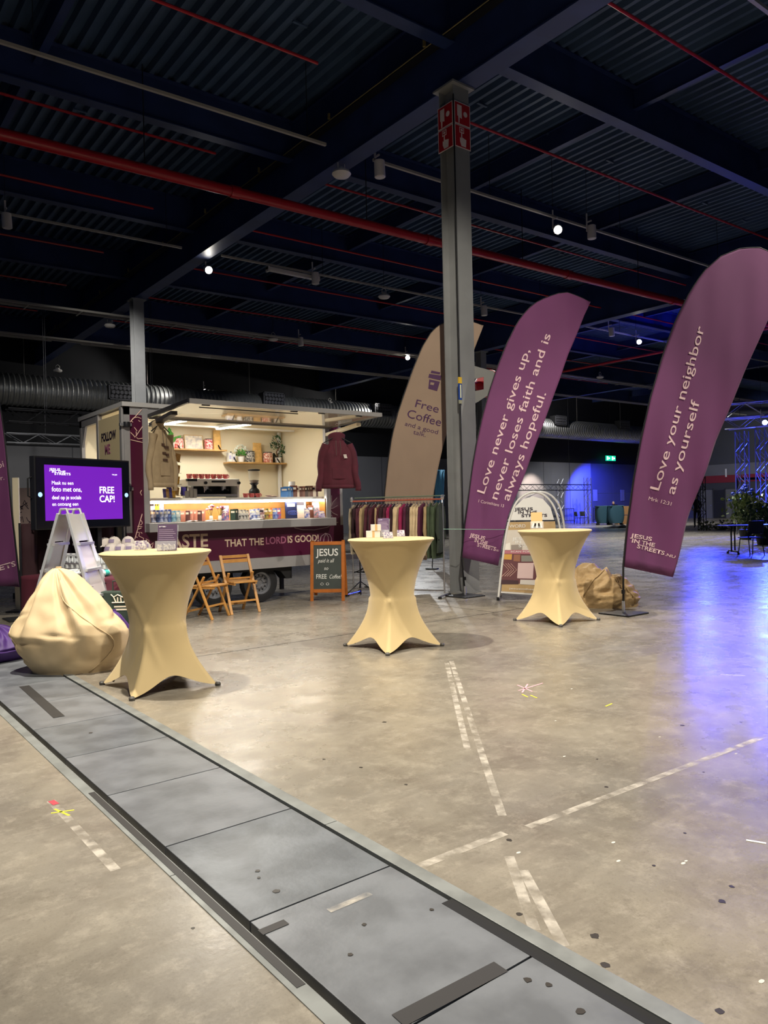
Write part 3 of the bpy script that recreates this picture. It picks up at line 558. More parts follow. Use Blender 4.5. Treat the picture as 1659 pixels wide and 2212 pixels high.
def plant(label,px,pytop,z,kind,Y=YS):
    x=px_x(px,Y); H=at_y(px,pytop,Y).z-z; t=thing('potted_plant',label,'plant',(x,Y,z)); ph=.10 if kind!='trail' else .06
    MB().lathe([(.045,0),(.062,ph),(.055,ph),(.05,ph-.01),(0,ph-.01)],14).obj('pot',m_pot,t,sm=40)
    if kind=='bonsai':
        MB().tube([(0,0,ph-.02),(-.03,0,H*.42),(.03,0,H*.6),(-.01,0,H*.85)],[.012,.012,.01,.006],6).obj('trunk',mat('bark','#6b4a2e',.8),t,sm=1)
        for k,(cx,cz,r_) in enumerate(((-.01,H*.88,.085),(-.08,H*.66,.06),(.06,H*.55,.09),(.08,H*.38,.06))):
            b=MB()
            for i in range(60):
                a=Vector((rs.gauss(0,1),rs.gauss(0,.7),rs.gauss(0,.7))).normalized(); leaf(b,V(cx,0,cz)+a*r_*rs.uniform(.4,1),a+V(0,0,.3),(rs.random(),rs.random(),1),.035,.012)
            b.obj('foliage',m_leafd,t)['kind']='stuff'
    elif kind=='flower':
        b=MB(); f=MB()
        for i in range(70):
            a=Vector((rs.gauss(0,1),rs.gauss(0,.8),abs(rs.gauss(0,.8)))).normalized(); c=V(0,0,ph+.02)+a*rs.uniform(.02,.09); leaf(b,c,a,(rs.random(),.2,.4),.05,.012)
            if i<45: c=V(0,0,ph+.09)+V(a.x*.12,a.y*.1,a.z*.12); f.box(c,(.018,.018,.014))
        b.obj('leaves',m_leaf,t)['kind']='stuff'; f.obj('blossoms',m_flw,t)['kind']='stuff'
    else:
        for i in range(18):
            a=Vector((rs.gauss(0,1),rs.gauss(0,.6),rs.uniform(-.4,1.6))).normalized(); b=MB(); leaf(b,V(0,0,ph)+a*rs.uniform(.01,.16),a,(.3,1,.2),.11,.032); b.obj('leaf',m_leaf,t)
plant('bright green leafy plant at the left end of the trailer shelf',371,925,zz,'leafy'); plant('white flowering plant in a white pot on the right shelf',521,962,zr+.001,'flower'); plant('small bonsai in a white pot on the right shelf',601,943,zr+.001,'bonsai')
for i,(a,b,c) in enumerate(((492,499,978),(500,507,981))):
    x0,x1=px_x(a,YS),px_x(b,YS); h=at_y(a,c,YS).z-zr; t=thing('card_box',('left' if i==0 else 'right')+' small white card box at the left end of the right shelf','box',((x0+x1)/2,YS,zr+.001))
    MB().bx(-(x1-x0)/2,(x1-x0)/2,-.04,.04,0,h).obj('box',m_white,t); MB().bx(-(x1-x0)/3,(x1-x0)/3,-.041,-.04,h*.3,h*.7).obj('label',mat('label_lilac','#b7b6d6',.5),t)
ZC=1.6215; YC=TY+.34
# espresso machine
x0,x1=px_x(395,YC),px_x(508,YC); W=x1-x0; t=thing('espresso_machine','white two group espresso machine on the trailer counter','coffee machine',(x0,YC-.14,ZC)); hm=at_y(450,1035,YC).z-ZC
m_mach=mat('machine_white','#efece6',.25)
MB().bx(.0,W,.0,.42,hm*.62,hm).obj('top_housing',m_mach,t,bev=.012); MB().bx(.10*W,W,.25,.44,.04,hm*.65).obj('back_body',m_dark,t); MB().bx(W-.035,W,.02,.42,.0,hm*.7).obj('side_panel',m_mach,t,bev=.008); MB().bx(.12*W,.16*W,.1,.42,.0,hm*.7).obj('side_panel',m_mach,t)
MB().bx(.16*W,W-.035,.02,.42,.02,.055).obj('drip_tray',m_alu,t,bev=.005); MB().bx(.45*W,.72*W,-.004,.0,hm*.80,hm*.9).obj('display',m_black,t); MB().bx(0,.18*W,-.006,.05,hm*.86,hm*.99).obj('name_plate',m_dark,t)
for gx in (.42,.75):
    g=MB().lathe([(.035,hm*.40),(.04,hm*.62)],12,(gx*W,.13,0)).obj('group_head',m_alu,t,sm=40); MB().tube([(gx*W,.13,hm*.42),(gx*W,-.04,hm*.38)],[.016,.012],8).obj('portafilter',m_black,t,sm=40)
for gx in (.33,.97): MB().lathe([(.022,-.02),(.022,.02)],10,(gx*W,-.015,hm*.78),1).obj('steam_knob',m_black,t); MB().tube([(gx*W-.02,.03,hm*.66),(gx*W-.02,-.02,hm*.45),(gx*W-.02,-.01,.08)],.007,6).obj('steam_wand',m_alu,t,sm=1)
m_cup=mat('cup_red','#c42c33',.4,0,(30,0),None,col2='#e88f88')
def cup(label,x,y,z,r=.042,h=.065,m=m_cup,grp=None):
    t=thing('coffee_cup',label,'cup',(x,y,z),0,grp); MB().lathe([(r*.7,0),(r,h),(r*.9,h),(r*.62,.008),(0,.008)],14).obj('cup_body',m,t,sm=40); MB().tube([(r*.85,0,h*.8),(r*1.35,0,h*.7),(r*1.3,0,h*.35),(r*.75,0,h*.3)],.006,6).obj('handle',m,t,sm=1)
for k in range(7): cup('red patterned cup on the espresso machine, %s from the left'%ORD[k],x0+W*(.10+.115*k),YC-.02,ZC+hm+.001,.043,.072,grp='red cups on the espresso machine')
for k,(px,hh) in enumerate(((400,.10),(409,.15),(417,.13))):
    x=px_x(px,YC-.2); t=thing('cup_stack','grey stack of paper cups left of the espresso machine, %s from the left'%ORD[k],'cup stack',(x,YC-.24,ZC),0,'paper cup stacks')
    for j in range(3): MB().lathe([(.026,0),(.036,hh*.6),(.033,hh*.6),(.0,.01)],12,(0,0,j*hh*.2)).obj('cup_body',mat('cup_grey','#6e6862',.5),t,sm=40)
# grinder
x=px_x(548,YC); t=thing('coffee_grinder','black coffee grinder with a clear bean hopper','coffee grinder',(x,YC,ZC)); gh=at_y(548,1013,YC).z-ZC
MB().lathe([(.075,0),(.085,.02),(.085,.10),(.07,.13),(.045,.15),(.04,.19),(.075,.225),(.07,.23)],16).obj('body',m_black,t,sm=40); MB().lathe([(.07,.23),(.085,gh*.70),(.09,gh-.03)],16).obj('hopper',mat('hopper_clear','#d8d2c4',.05,trans=.0,alpha=.35),t,sm=40); MB().lathe([(.095,gh-.03),(.095,gh-.01),(.02,gh)],16).obj('lid',m_black,t,sm=40); MB().lathe([(.05,.225),(.072,.27),(0,.28)],14).obj('beans',mat('beans','#4a2f1c',.6),t)
for k,px in enumerate((527,540,554)): cup('red cup beside the grinder, %s from the left'%ORD[k],px_x(px,YC-.14),YC-.17,ZC,.045,.062,grp='red cups by the grinder')
t=thing('napkin_pile','loose pink and white napkins right of the grinder','napkins',(px_x(583,YC-.1),YC-.12,ZC))
for k in range(4): MB().box((.05*k-.08,.02*(k%2),.008+.012*(k%3)),(.1,.08,.004),Matrix.Rotation(.5*k,3,'Z')@Matrix.Rotation(R(12*(k%2)),3,'Y')).obj('napkin',mat('napkin','#e6c9c4',.7),t)
# ---- books
NB=[0]
m_page=mat('book_pages','#e9e2cf',.7)
def book(label,p,w,h,d,c,rz=0,lean=0,c2=None,tilt=0,grp=None):
    t=thing('book',label,'book',p,rz,grp); t.rotation_euler=(R(lean),R(tilt),rz); m=mat('cover_'+c+(c2 or ''),c,.45,0,(26,0) if c2 else None,None,col2=c2)
    MB().bx(-w/2,w/2,-d/2,-d/2+.003,0,h).bx(-w/2,w/2,d/2-.003,d/2,0,h).bx(-w/2,-w/2+.003,-d/2,d/2,0,h).obj('cover',m,t)
    MB().bx(-w/2+.003,w/2-.003,-d/2+.003,d/2-.003,.003,h-.004).obj('pages',m_page,t)
    MB().bx(-w*.34,w*.34,-d/2-.0008,-d/2,h*.66,h*.84).obj('title_print',m_page if lin(c)[1]<.3 else m_ink,t); NB[0]+=1
    return t
YN=TY+.10; ZN=1.2805
def row(desc,px0,px1,pyt,n,cols,h,w,where,grp,Y=YN,z=ZN,tilt=12,lean=-8):
    for k in range(n):
        px=px0+(px1-px0)*(k+.5)/n; c=cols[k%len(cols)]
        c,c2=c if isinstance(c,tuple) else (c,None)
        hh=h*random.uniform(.94,1.04); book('%s %s, %s from the left'%(desc,where,NW[k]),(px_x(px,Y,1120),Y+random.uniform(-.01,.01),z),w,hh,.02,c,R(-34)+random.uniform(-.08,.08),lean,c2,0,grp)
NW='first second third fourth fifth sixth seventh eighth ninth tenth eleventh twelfth thirteenth fourteenth fifteenth sixteenth seventeenth eighteenth nineteenth twentieth twenty-first twenty-second twenty-third twenty-fourth twenty-fifth twenty-sixth twenty-seventh twenty-eighth'.split()
row('blue picture book','' or 324,366,1113,5,[('#24386e','#b9c4dc'),('#1c2c66','#6f87c2'),('#2b4690','#c6cfe6')],.185,.105,'at the left end of the trailer sales shelf','blue books at the left of the sales shelf')
row('teal paperback',368,386,1116,2,[('#2f6f93','#9fc0cc'),('#6b8793','#c9d2ce')],.165,.105,'beside the blue books on the sales shelf','teal paperbacks')
row('salmon pink booklet',389,440,1113,6,['#d98a72','#5a2f2c','#dc8f78'],.165,.10,'on the trailer sales shelf','salmon booklets')
row('dark green pocket book',500,512,1113,2,['#173527','#12221c'],.165,.08,'right of the flower vase','dark green pocket books'); row('black and white pocket book',515,535,1115,3,[('#101012','#d9d6d0')],.155,.085,'in the middle of the sales shelf','black and white pocket books')
row('colourful pocket book',541,606,1111,7,[('#27479c','#dfe3ee'),('#3557a8','#e8e2d4'),('#e6dcd4','#7a2430'),('#1f3a30','#c9a53c'),('#c2452f','#e3cf5c'),('#29459a','#8fa2d6'),('#355ea8','#c7463a')],.165,.095,'on the right half of the sales shelf','colourful pocket books')
book('tall navy blue book with a rippled water picture',(px_x(631,YN,1120),YN+.02,ZN),.19,.28,.03,'#1b2350',R(-14),-6,None); t=thing('water_picture','rippled blue ring print on the tall navy book','print',(px_x(631,YN,1120),YN-.035,ZN+.09),R(-14))
for k in range(3): MB().tube([(.02*(k+1)*1.4*math.cos(a*PI/9),0,.011*(k+1)*math.sin(a*PI/9)) for a in range(18)],.0025,4,closed=True).obj('ring',mat('water_blue','#4b63c8',.4),t)
book('tall grey beige book behind the navy book',(px_x(651,YN+.10,1120),YN+.13,ZN),.20,.315,.03,'#b7a596',R(-14),-5); book('small blue picture book before the grey beige book',(px_x(663,YN-.04,1120),YN-.05,ZN),.085,.155,.02,'#2a4a9a',R(-20),-8,'#d4c6c8')
book('brown book leaning at the right end of the sales shelf',(px_x(675,YN,1120),YN+.05,ZN),.10,.20,.02,'#5a2f1f',R(-20),-8); book('pink and teal magazine at the right end of the sales shelf',(px_x(688,YN+.06,1120),YN+.08,ZN),.17,.255,.012,'#c98f9a',R(-16),-8,'#46707a'); book('small violet booklet at the far right of the sales shelf',(px_x(695,YN-.06,1120),YN-.07,ZN),.11,.11,.01,'#7a62a8',R(-16),-20,'#e3dcec')
row('yellow and white booklet',326,340,1090,3,['#e8dfd0','#e0b120','#d8a718'],.15,.08,'on the small niche rack','booklets on the niche rack',TY+.36,1.4205); book('violet patterned booklet on the small niche rack',(px_x(348,TY+.34,1100),TY+.37,1.4205),.10,.145,.012,'#6f5a92',R(-12),-6,'#cfc0cf')
row('blue paperback',612,630,1055,3,['#3a6ea8','#4f84ba','#2f5f98'],.17,.12,'at the left of the counter book row','blue paperbacks on the counter',YC+.02,ZC); row('brown and cream paperback',632,684,1050,9,['#6a3c2c','#d9c8b4','#5b2f26','#7a4a38','#3f2a24','#6d5140'],.185,.12,'in the counter book row by the jacket','brown paperbacks on the counter',YC+.02,ZC)
t=thing('paper_roll','small white paper roll standing behind the counter books','paper roll',(px_x(632,YC+.12),YC+.16,ZC)); MB().lathe([(.02,0),(.055,0),(.055,.26),(.02,.26),(.02,0)],16).obj('roll',m_white,t,sm=40)
# papers, vases and book with cross on the sales shelf
for k,(px,l) in enumerate(((418,'open booklet lying before the salmon booklets'),(458,'white leaflet lying before the flower vase'),(556,'open white book lying before the pocket books'))):
    t=thing('leaflet',l,'leaflet',(px_x(px,YN-.12,1130),YN-.14,ZN),R(20*k)); 
    for s_ in (-1,1): MB().grid(lambda u,v,s_=s_:(s_*u*.1,(v-.5)*.13,.004+.018*math.sin(PI*u)*(1-u)),6,1).obj('page',m_white,t,sol=.002)
m_flp=mat('flower_plum','#7a2f4a',.6); m_flr=mat('flower_rose','#c98a96',.6)
for k,(px,l) in enumerate(((457,'plum flowers in a slim vase on the sales shelf'),(476,'plum and rose flowers in a white vase on the sales shelf'))):
    t=thing('flower_vase',l,'flowers',(px_x(px,YN+.04,1110),YN+.06,ZN)); MB().lathe([(.022,0),(.03,.03),(.024,.07),(.02,.075)],12).obj('vase',m_pot,t,sm=40)
    for i in range(7):
        e=V(rs.uniform(-.06,.06),rs.uniform(-.04,.04),rs.uniform(.17,.23)); MB().tube([(0,0,.06),e*.7,e],.0025,4).obj('stem',m_leafd,t); MB().ell(e,(.024,.024,.018),8,5).obj('blossom',m_flp if i%2 else m_flr,t)
bk=book('blue book with a white cross beside the flowers',(px_x(488,YN+.05,1110),YN+.07,ZN),.11,.22,.02,'#3a5a9c',R(-20),-6,'#c98a96'); MB().bx(-.006,.006,-.0125,-.0108,.06,.16).bx(-.03,.03,-.0125,-.0108,.115,.127).obj('cross_print',m_white,bk)
# card rack
xr=px_x(378,TY+.12); t=thing('card_rack','wire rack of violet and yellow picture cards by the beige hoodie','card rack',(xr,TY+.16,ZC))
MB().tube([(0,.03,0),(0,.03,.62)],.006,6).lathe([(.09,0),(.09,.008)],14,(0,.03,0)).obj('stand',m_dark,t)
cc=['#4a3f8a','#b08a4a','#4a3f92','#d0a01c','#6a3f72','#c08f3a']
for k in range(4):
    for j in range(2 if k else 3): MB().box((-.07+.1*j+.01*k,0,.10+.16*k),(.075,.005,.12),Matrix.Rotation(R(14 if j else -10),3,'Y')@Matrix.Rotation(R(-12),3,'X')).obj('card',mat('card%d'%((k*2+j)%6),cc[(k*2+j)%6],.5,0,(40,.35)),t)
    MB().bar((-.12,-.02,.035+.16*k),(.10,-.02,.035+.16*k),.005,.005).obj('wire',m_dark,t)
for k in range(4): MB().box((-.17+.045*k,-.05,.07),(.045,.004,.13),Matrix.Rotation(R(-12),3,'X')).obj('card',mat('card%d'%(k%6),cc[k%6],.5),t)
# ================================================================ COCKTAIL TABLES
m_cloth=mat('stretch_cloth','#cfb683',.75,0,(2.5,.05),(120,.06,.003),sheen=.2); m_foot=mat('foot_grey','#4d4a46',.5); m_legm=mat('table_leg_steel','#b9b4a8',.4,.5)
def lerp(a,b,t): return a+(b-a)*t
def smooth(a,b,x):
    t=max(0,min(1,(x-a)/(b-a))); return t*t*(3-2*t)
def ctable(label,c,rz=0):
    t=thing('cocktail_table',label,'table',(*c,0),rz,'cocktail tables in stretch covers')
    rs=random.Random(c[0])
    FR=.50
    def surf(u,v):
        a=2*PI*u; ph=((a-PI/4+PI/4)%(PI/2))-PI/4            # angle from nearest foot diagonal (feet at 45+90k)
        hem=.012+.11*math.sin(PI*abs(ph)/(PI/4)/2)**1.25
        z=lerp(1.07,hem,v)
        rt=.222+(.425-.222)*max(0,(z-.50)/.57)**1.75 if z>.5 else .222
        if z>.5: r=rt; sq=0
        else:
            k=(.5-z)/.5; rf=.222+(FR-.222)*k**1.65
            rm=rf*.7071/math.cos(PI/4-abs(ph)) if abs(ph)<PI/4 else rf*.7071
            rm*=1-.04*math.sin(2*abs(ph))*k
            r=(rm**8+rt**8)**.125
        # ridges where the crossed legs press the cloth
        if .12<z<.98:
            for s_ in (-1,1):
                aa=s_*(z-.5)*1.5; d=((a-PI*1.25-aa+PI)%(2*PI))-PI; r+=.010*math.exp(-(d/.10)**2)*smooth(.12,.3,z)*(1-smooth(.8,.98,z))
        return (r*math.cos(a),r*math.sin(a),z)
    MB().grid(surf,96,44,True).obj('cover',m_cloth,t,sm=1)
    MB().lathe([(.425,1.068),(.437,1.076),(.440,1.088),(.432,1.098),(.41,1.101),(0,1.101)],64).obj('top_cover',m_cloth,t,sm=50)
    for a in (45,135,225,315):
        q=V(math.cos(R(a)),math.sin(R(a)),0)*(FR-.005); MB().lathe([(.022,0),(.024,.02),(.015,.03)],10,q).obj('foot',m_foot,t,sm=40)
    for a in (45,135,225,315):
        q=V(math.cos(R(a)),math.sin(R(a)),0)*(FR-.10); MB().tube([q+V(0,0,.03),V(-q.x*.45,-q.y*.45,1.06)],.011,6).obj('leg',m_legm,t)
    return t
TC=[(2.30,5.98),(4.745,5.97),(7.2,5.88)]
ctable('nearest cocktail table in a cream stretch cover beside the beanbag',TC[0]); ctable('middle cocktail table in a cream stretch cover',TC[1]); ctable('farthest cocktail table in a cream stretch cover by the flag',TC[2])
ZT=1.102
m_acr=mat('acrylic_clear','#dfe3e8',.05,alpha=.22); m_leafl=mat('leaflet_violet','#57415f',.5); m_card=mat('card_white','#e4dfdc',.6,0,(60,0),None,col2='#6a5a8a')
CRH=V(_r0.x,_r0.y,0); CFH=V(_f0.x,_f0.y,0)       # horizontal right / forward of the viewer
RZV=math.atan2(CRH.y,CRH.x)
def on_table(px,py,z=ZT): return at_z(px,py,z)
def holder(label,px,py,w,h,n,rz=0):
    p=on_table(px,py); t=thing('leaflet_holder',label,'leaflet holder',p,RZV+rz); M=Matrix.Rotation(R(-14),4,'X')
    MB().bx(-w/2,w/2,-.05,.05,0,.004).obj('base',m_acr,t); MB().bx(-w/2,w/2,.02,.024,0,h).xf(M).obj('back_plate',m_acr,t); MB().bx(-w/2,w/2,-.045,-.041,0,h*.34).xf(M).obj('front_lip',m_acr,t)
    for k in range(n):
        l=MB().bx(-w/2+.006,w/2-.006,.0+.005*k,.003+.005*k,.006,h*1.02-.01*k).xf(M).obj('leaflet',m_leafl,t)
        if k==0:
            for j in range(6): MB().bx(-w*.40,w*(.40-.06*(j%3)),-.0012,0,h*(.42+.075*j),h*(.435+.075*j)).xf(M).obj('text_line',mat('leaflet_text','#b9a8bd',.5),l)
            MB().bx(-w*.40,-w*.05,-.0012,0,h*.91,h*.955).xf(M).obj('text_line',m_card,l)
    for k in range(4): MB().box((-w*.3+w*.2*k,-.02,.03),(w*.2,.02,.05),Matrix.Rotation(.4*k,3,'Y')).obj('card',m_card,t)
    return t
def cardbox(label,px,py,w,h,d,m=m_card,rz=0,z=ZT):
    p=at_z(px,py,z); t=thing('card_stack',label,'cards',p,RZV+rz); MB().bx(-w/2,w/2,-d/2,d/2,0,.004).bx(-w/2,w/2,-d/2,-d/2+.003,0,h*.5).obj('holder',m_acr,t)
    for k in range(4): MB().box((0,-d*.3+d*.2*k,.004+h*.5),(w*.92,.004,h),Matrix.Rotation(R(-12),3,'X')).obj('card',m,t)
    return t
holder('leaflet holder with violet leaflets on the nearest table',360,1190,.165,.215,3,.05); cardbox('small violet card box on the nearest table',304,1188,.10,.075,.05)
holder('tilted leaflet holder with violet leaflets on the middle table',828,1160,.13,.20,2,-.12); cardbox('small violet card stack on the middle table',866,1159,.085,.065,.05); cardbox('pile of small printed cards on the middle table',838,1163,.10,.06,.06,m_card,.2)
for l,px,py,w,h in (('lower pale carton on the middle table',802,1159,.14,.07,),('upper pale carton stacked on the middle table',808,1148,.10,.065)):
    p=at_z(px,py,ZT if 'lower' in l else ZT+.0705); p=at_z(806,1161,ZT)+V(0,0,.0705 if 'upper' in l else 0)+(CRH*.03 if 'upper' in l else V(0,0,0)); t=thing('carton',l,'box',p,RZV+.1)
    MB().bx(-w/2,w/2,-.05,.05,0,h).obj('carton_body',mat('carton_white','#d9d5cf',.6),t,bev=.002); MB().bx(-.012,.012,-.0508,.0508,0,h+.0008).obj('tape',mat('carton_tape','#c9a878',.5),t)
p=on_table(1160,1142); t=thing('menu_stand','kraft card in a clear stand on the farthest table','card stand',p,RZV-.15); M=Matrix.Rotation(R(-16),4,'X')
MB().bx(-.07,.07,.0,.004,.04,.215).xf(M).obj('kraft_card',mat('kraft_card','#c9a06a',.7),t); MB().bx(-.08,.08,-.05,.05,0,.006).obj('base',m_acr,t); MB().bx(-.08,.08,-.03,-.026,0,.09).xf(M).obj('front_lip',m_acr,t)
for k in range(5): MB().box((-.05+.025*k,-.012,.04),(.02,.02,.06),Matrix.Rotation(R(20-8*k),3,'Y')).obj('pen',m_dark if k%2 else m_white,t)
# ================================================================ BEANBAGS
from mathutils import noise as mn
def beanbag(label,c,rz,rx,ry,h,m,seed,peak=(0,0),fold=.04,base=.55):
    t=thing('beanbag',label,'beanbag',(*c,0),rz); so=Vector((seed*7.3,seed*3.1,seed)); rs=random.Random(seed)
    fa=[rs.uniform(0,2*PI) for _ in range(9)]; fw=[rs.uniform(.05,.13) for _ in range(9)]; fl_=[rs.uniform(.30,.75) for _ in range(9)]
    cr=[(rs.uniform(0,2*PI),rs.uniform(.15,.6),rs.uniform(-.6,.6),rs.uniform(.25,.6)) for _ in range(14)]
    def fn(u,v):
        a=2*PI*u
        if v<.38: prof=.70+.30*math.sin(v/.38*PI/2)
        else: k=(v-.38)/.62; prof=.05+.95*(1-k)**.66
        k=v**1.5; lob=1+.13*math.cos(a+.2)*(1-v)+.05*math.cos(3*a+seed)
        p=V(rx*prof*lob*math.cos(a)+peak[0]*k,ry*prof*lob*math.sin(a)+peak[1]*k,h*v-.012*(v<.01)); w=min(1,v*7)
        d=mn.fractal(p*2.0+so,.8,2.1,3)*fold*.9
        for i in range(9):                       # pleats falling from the gathered peak
            da=((a-fa[i]-.5*(1-v)*math.sin(i)+PI)%(2*PI))-PI; ww=fw[i]*(1.6-v)
            d+=(-.040*math.exp(-(da/ww)**2)+.022*math.exp(-((da-2*ww)/ww)**2))*smooth(fl_[i]-.25,fl_[i]+.15,v)*(1-.5*smooth(.9,1,v))
        for (ca,cv,sl,ln) in cr:                 # short creases on the belly
            da=((a-ca+PI)%(2*PI))-PI
            if abs(da)<ln: d-=.020*math.exp(-((v-cv-sl*da*.35)/.022)**2)*(1-(da/ln)**2)
        return p+V(math.cos(a),math.sin(a),.35)*(d*w*(1-.35*v))
    MB().grid(fn,150,80,True).obj('body',m,t,sm=1)
    for uu in (.56,.86,.2): MB().tube([Vector(fn((uu+.06*math.sin(i*.3))%1,i/20*.985+.01))*1.004 for i in range(21)],.005,5).obj('seam',m,t,sm=1)
    tp=Vector(fn(0,1)); MB().box(tp+V(0,0,.0),(.05,.012,.03)).obj('loop',m,t)
    return t
m_bbeige=mat('beanbag_canvas','#d3bb93',.7,0,(3,.06),(60,.12,.004)); m_bpurple=mat('beanbag_purple','#4a2a72',.6,0,(3,.1),(60,.1,.004)); m_btan=mat('beanbag_tan','#b29467',.6,0,(3,.12),(14,.5,.03))
g=at_z(148,1446); bc=g+CFH*.07
beanbag('large beige canvas beanbag left of the nearest table',(bc.x,bc.y),RZV,.52,.43,.92,m_bbeige,1,(-.15,.08),.055)
g=at_z(30,1430); beanbag('low purple beanbag half hidden behind the beige beanbag',(g.x-.12,g.y+.30),.6,.40,.36,.34,m_bpurple,2,(0,0),.03)
g=at_d(243,1312,7.45); beanbag('purple beanbag behind the beige beanbag below the ladder',(g.x+.02,g.y+.05),.3,.20,.19,.44,m_bpurple,3,(.0,0),.03)
def crumple():
    t=thing('beanbag','crumpled tan beanbag lying behind the right flag base','beanbag',(8.72,6.28,0),RZV); so=V(3.3,8.1,2.2)
    def fn(u,v):
        a=2*PI*u; b=PI/2*v; cr=math.cos(b)**.7; x=.46*cr*math.cos(a); y=.33*cr*math.sin(a); z=.58*math.sin(b)*(.84-.36*max(-1,min(1,x/.46)))
        p=V(x,y,z); q=V(x*1.1+z*.6,y*1.6,z*2.6-x*1.3); wv=mn.noise(p*3+so)*.25; q=q+V(wv,wv,-wv)
        r1=1-2*abs(mn.noise(q*2.6+so)); r2=1-2*abs(mn.noise(q*5.5+so*1.7)); r3=1-2*abs(mn.noise(p*11+so))
        d=.055*r1+.022*r2+.005*r3-.02
        n=V(x*1.2,y*1.5,z*.8+.06).normalized(); return p+n*d*min(1,v*5)
    MB().grid(fn,120,60,True).obj('body',m_btan,t,sm=1)
    MB().tube([Vector(fn(.62+.1*k/8,.15+.6*k/8))*1.02 for k in range(9)],.009,5).obj('seam',m_btan,t,sm=1); MB().tube([Vector(fn(.88-.1*k/8,.1+.6*k/8))*1.02 for k in range(9)],.009,5).obj('seam',m_btan,t,sm=1)
crumple()
# ================================================================ DISPLAY SCREEN, LADDER, MERCHANDISE TABLE
m_scr=mat('screen_purple','#6a1ab0',.4,emit=.75); m_scrt=mat('screen_white',(1,1,1),.4,emit=1.1); m_bez=mat('bezel','#101018',.12,0,spec=.6)
p0=at_d(75,1062,8.62); ang=R(22); t=thing('display_screen','large black display showing a purple FREE CAP slide','screen',(p0.x,p0.y,0),ang)
SW,SZ0,SZ1=1.38,1.245,2.105
MB().bx(0,SW,0,.09,SZ0,SZ1).obj('housing',m_dark,t,bev=.008); MB().bx(.02,SW-.02,-.006,.0,SZ0+.02,SZ1-.02).obj('glass',m_bez,t)
sx0,sx1,sz0,sz1=.125,1.245,SZ0+.105,SZ1-.10
im=MB().bx(sx0,sx1,-.009,-.006,sz0,sz1).obj('picture',m_scr,t)
def st(s,u,v,size,bold=.01,al='LEFT',m=m_scrt,sx=1): text('slide_text',s,size,m,im,frame((sx0+u*(sx1-sx0),-.0098,sz0+v*(sz1-sz0)),(1,0,0),(0,0,1)),sx,bold,al,ext=.0003)
m_scrl=mat('screen_lilac','#d8e4ff',.4,emit=1.3)
st('JESUS',.06,.90,.040,.012,sx=1.5); st('IN THE',.085,.862,.040,.012,sx=1.5); st('STREETS',.115,.824,.040,.012,sx=1.5); st('THE JOB',.86,.85,.022,.01)
st('Maak nu een',.08,.65,.062,.0,sx=.95); st('foto met ons,',.08,.525,.080,.008,sx=.95); st('deel op je socials',.08,.385,.062,.008,sx=.95); st('en ontvang een',.08,.265,.062,.0,sx=.95)
st('FREE',.68,.50,.118,.016,sx=.95); st('CAP!',.68,.33,.118,.016,sx=.95)
for u in (.065,SW-.065): MB().lathe([(.028,-.0085),(.028,-.006)],14,(u,0,(SZ0+SZ1)/2-.02),1).obj('touch_button',mat('button_glow','#9fc4ff',.4,emit=1.2),t)
MB().tube([(-.004,.05,1.62),(-.05,.05,1.64),(-.05,.05,1.84),(-.004,.05,1.86)],.009,6).obj('handle',m_black,t); 
for u in (.42,.96): MB().bx(u-.03,u+.03,.09,.14,.06,1.6).obj('stand_post',m_black,t)
MB().bx(.2,1.18,.0,.26,.0,.06).obj('stand_base',m_black,t)
# maroon backdrop and table
m_mar=mat('maroon_cloth','#4d0f22',.8,0,(5,.15)); m_plum=mat('maroon_dark','#2a0a14',.85)
A=at_z(52,1240,.76); B=at_z(300,1246,.76); dx=(B-A); dx.z=0; tl=dx.length; rzt=math.atan2(dx.y,dx.x)
t=thing('merchandise_table','folding table below the screen with maroon cloth','table',(A.x,A.y,0),rzt)
MB().bx(0,tl,.0,.44,.70,.735).obj('tabletop',m_dark,t)
for x_ in (.06,tl-.06):
    for y_ in (.06,.38): MB().tube([(x_,y_,0),(x_,y_,.70)],.016,8).obj('leg',m_dark,t)
def clothfn(u,v):
    x=u*(tl+.06)-.03
    if v<.45: y=.47*(1-v/.45)+-.02; z=.741
    else: k=(v-.45)/.55; y=-.02-.03*k-.035*k*math.sin(x*19); z=.741-k*(.42+.14*math.sin(x*3.1+.4))
    return (x,y,z)
c=MB().grid(clothfn,70,24).obj('tablecloth',m_mar,None,sm=1,sol=.004,loc=(A.x,A.y,0),rot=rzt); tag(c,'maroon cloth hanging over the merchandise table','tablecloth')
bd=thing('backdrop_cloth','dark maroon backdrop cloth with pale line drawing below the screen','cloth',(p0.x+.08,p0.y+.16,0),ang)
MB().grid(lambda u,v:(u*1.42-.05,.30+.03*math.sin(u*40),.05+1.27*v),80,4).obj('cloth',m_plum,bd,sm=1,sol=.004)
for a in ([(.30,.26,1.12),(.34,.26,1.02),(.42,.26,.95)],[(1.16,.26,1.05),(1.26,.26,1.12),(1.36,.26,1.02)],[(.95,.26,.98),(1.02,.26,1.06)]): MB().tube(a,.008,5).obj('line_art',m_art2,bd)
for x_ in (-.05,1.37): MB().tube([(x_,.30,0),(x_,.30,1.33)],.014,8).obj('pole',m_dark,bd)
def tloc(u,v,z=.746): return V(A.x,A.y,0)+V(math.cos(rzt),math.sin(rzt),0)*u+V(-math.sin(rzt),math.cos(rzt),0)*v+V(0,0,z)
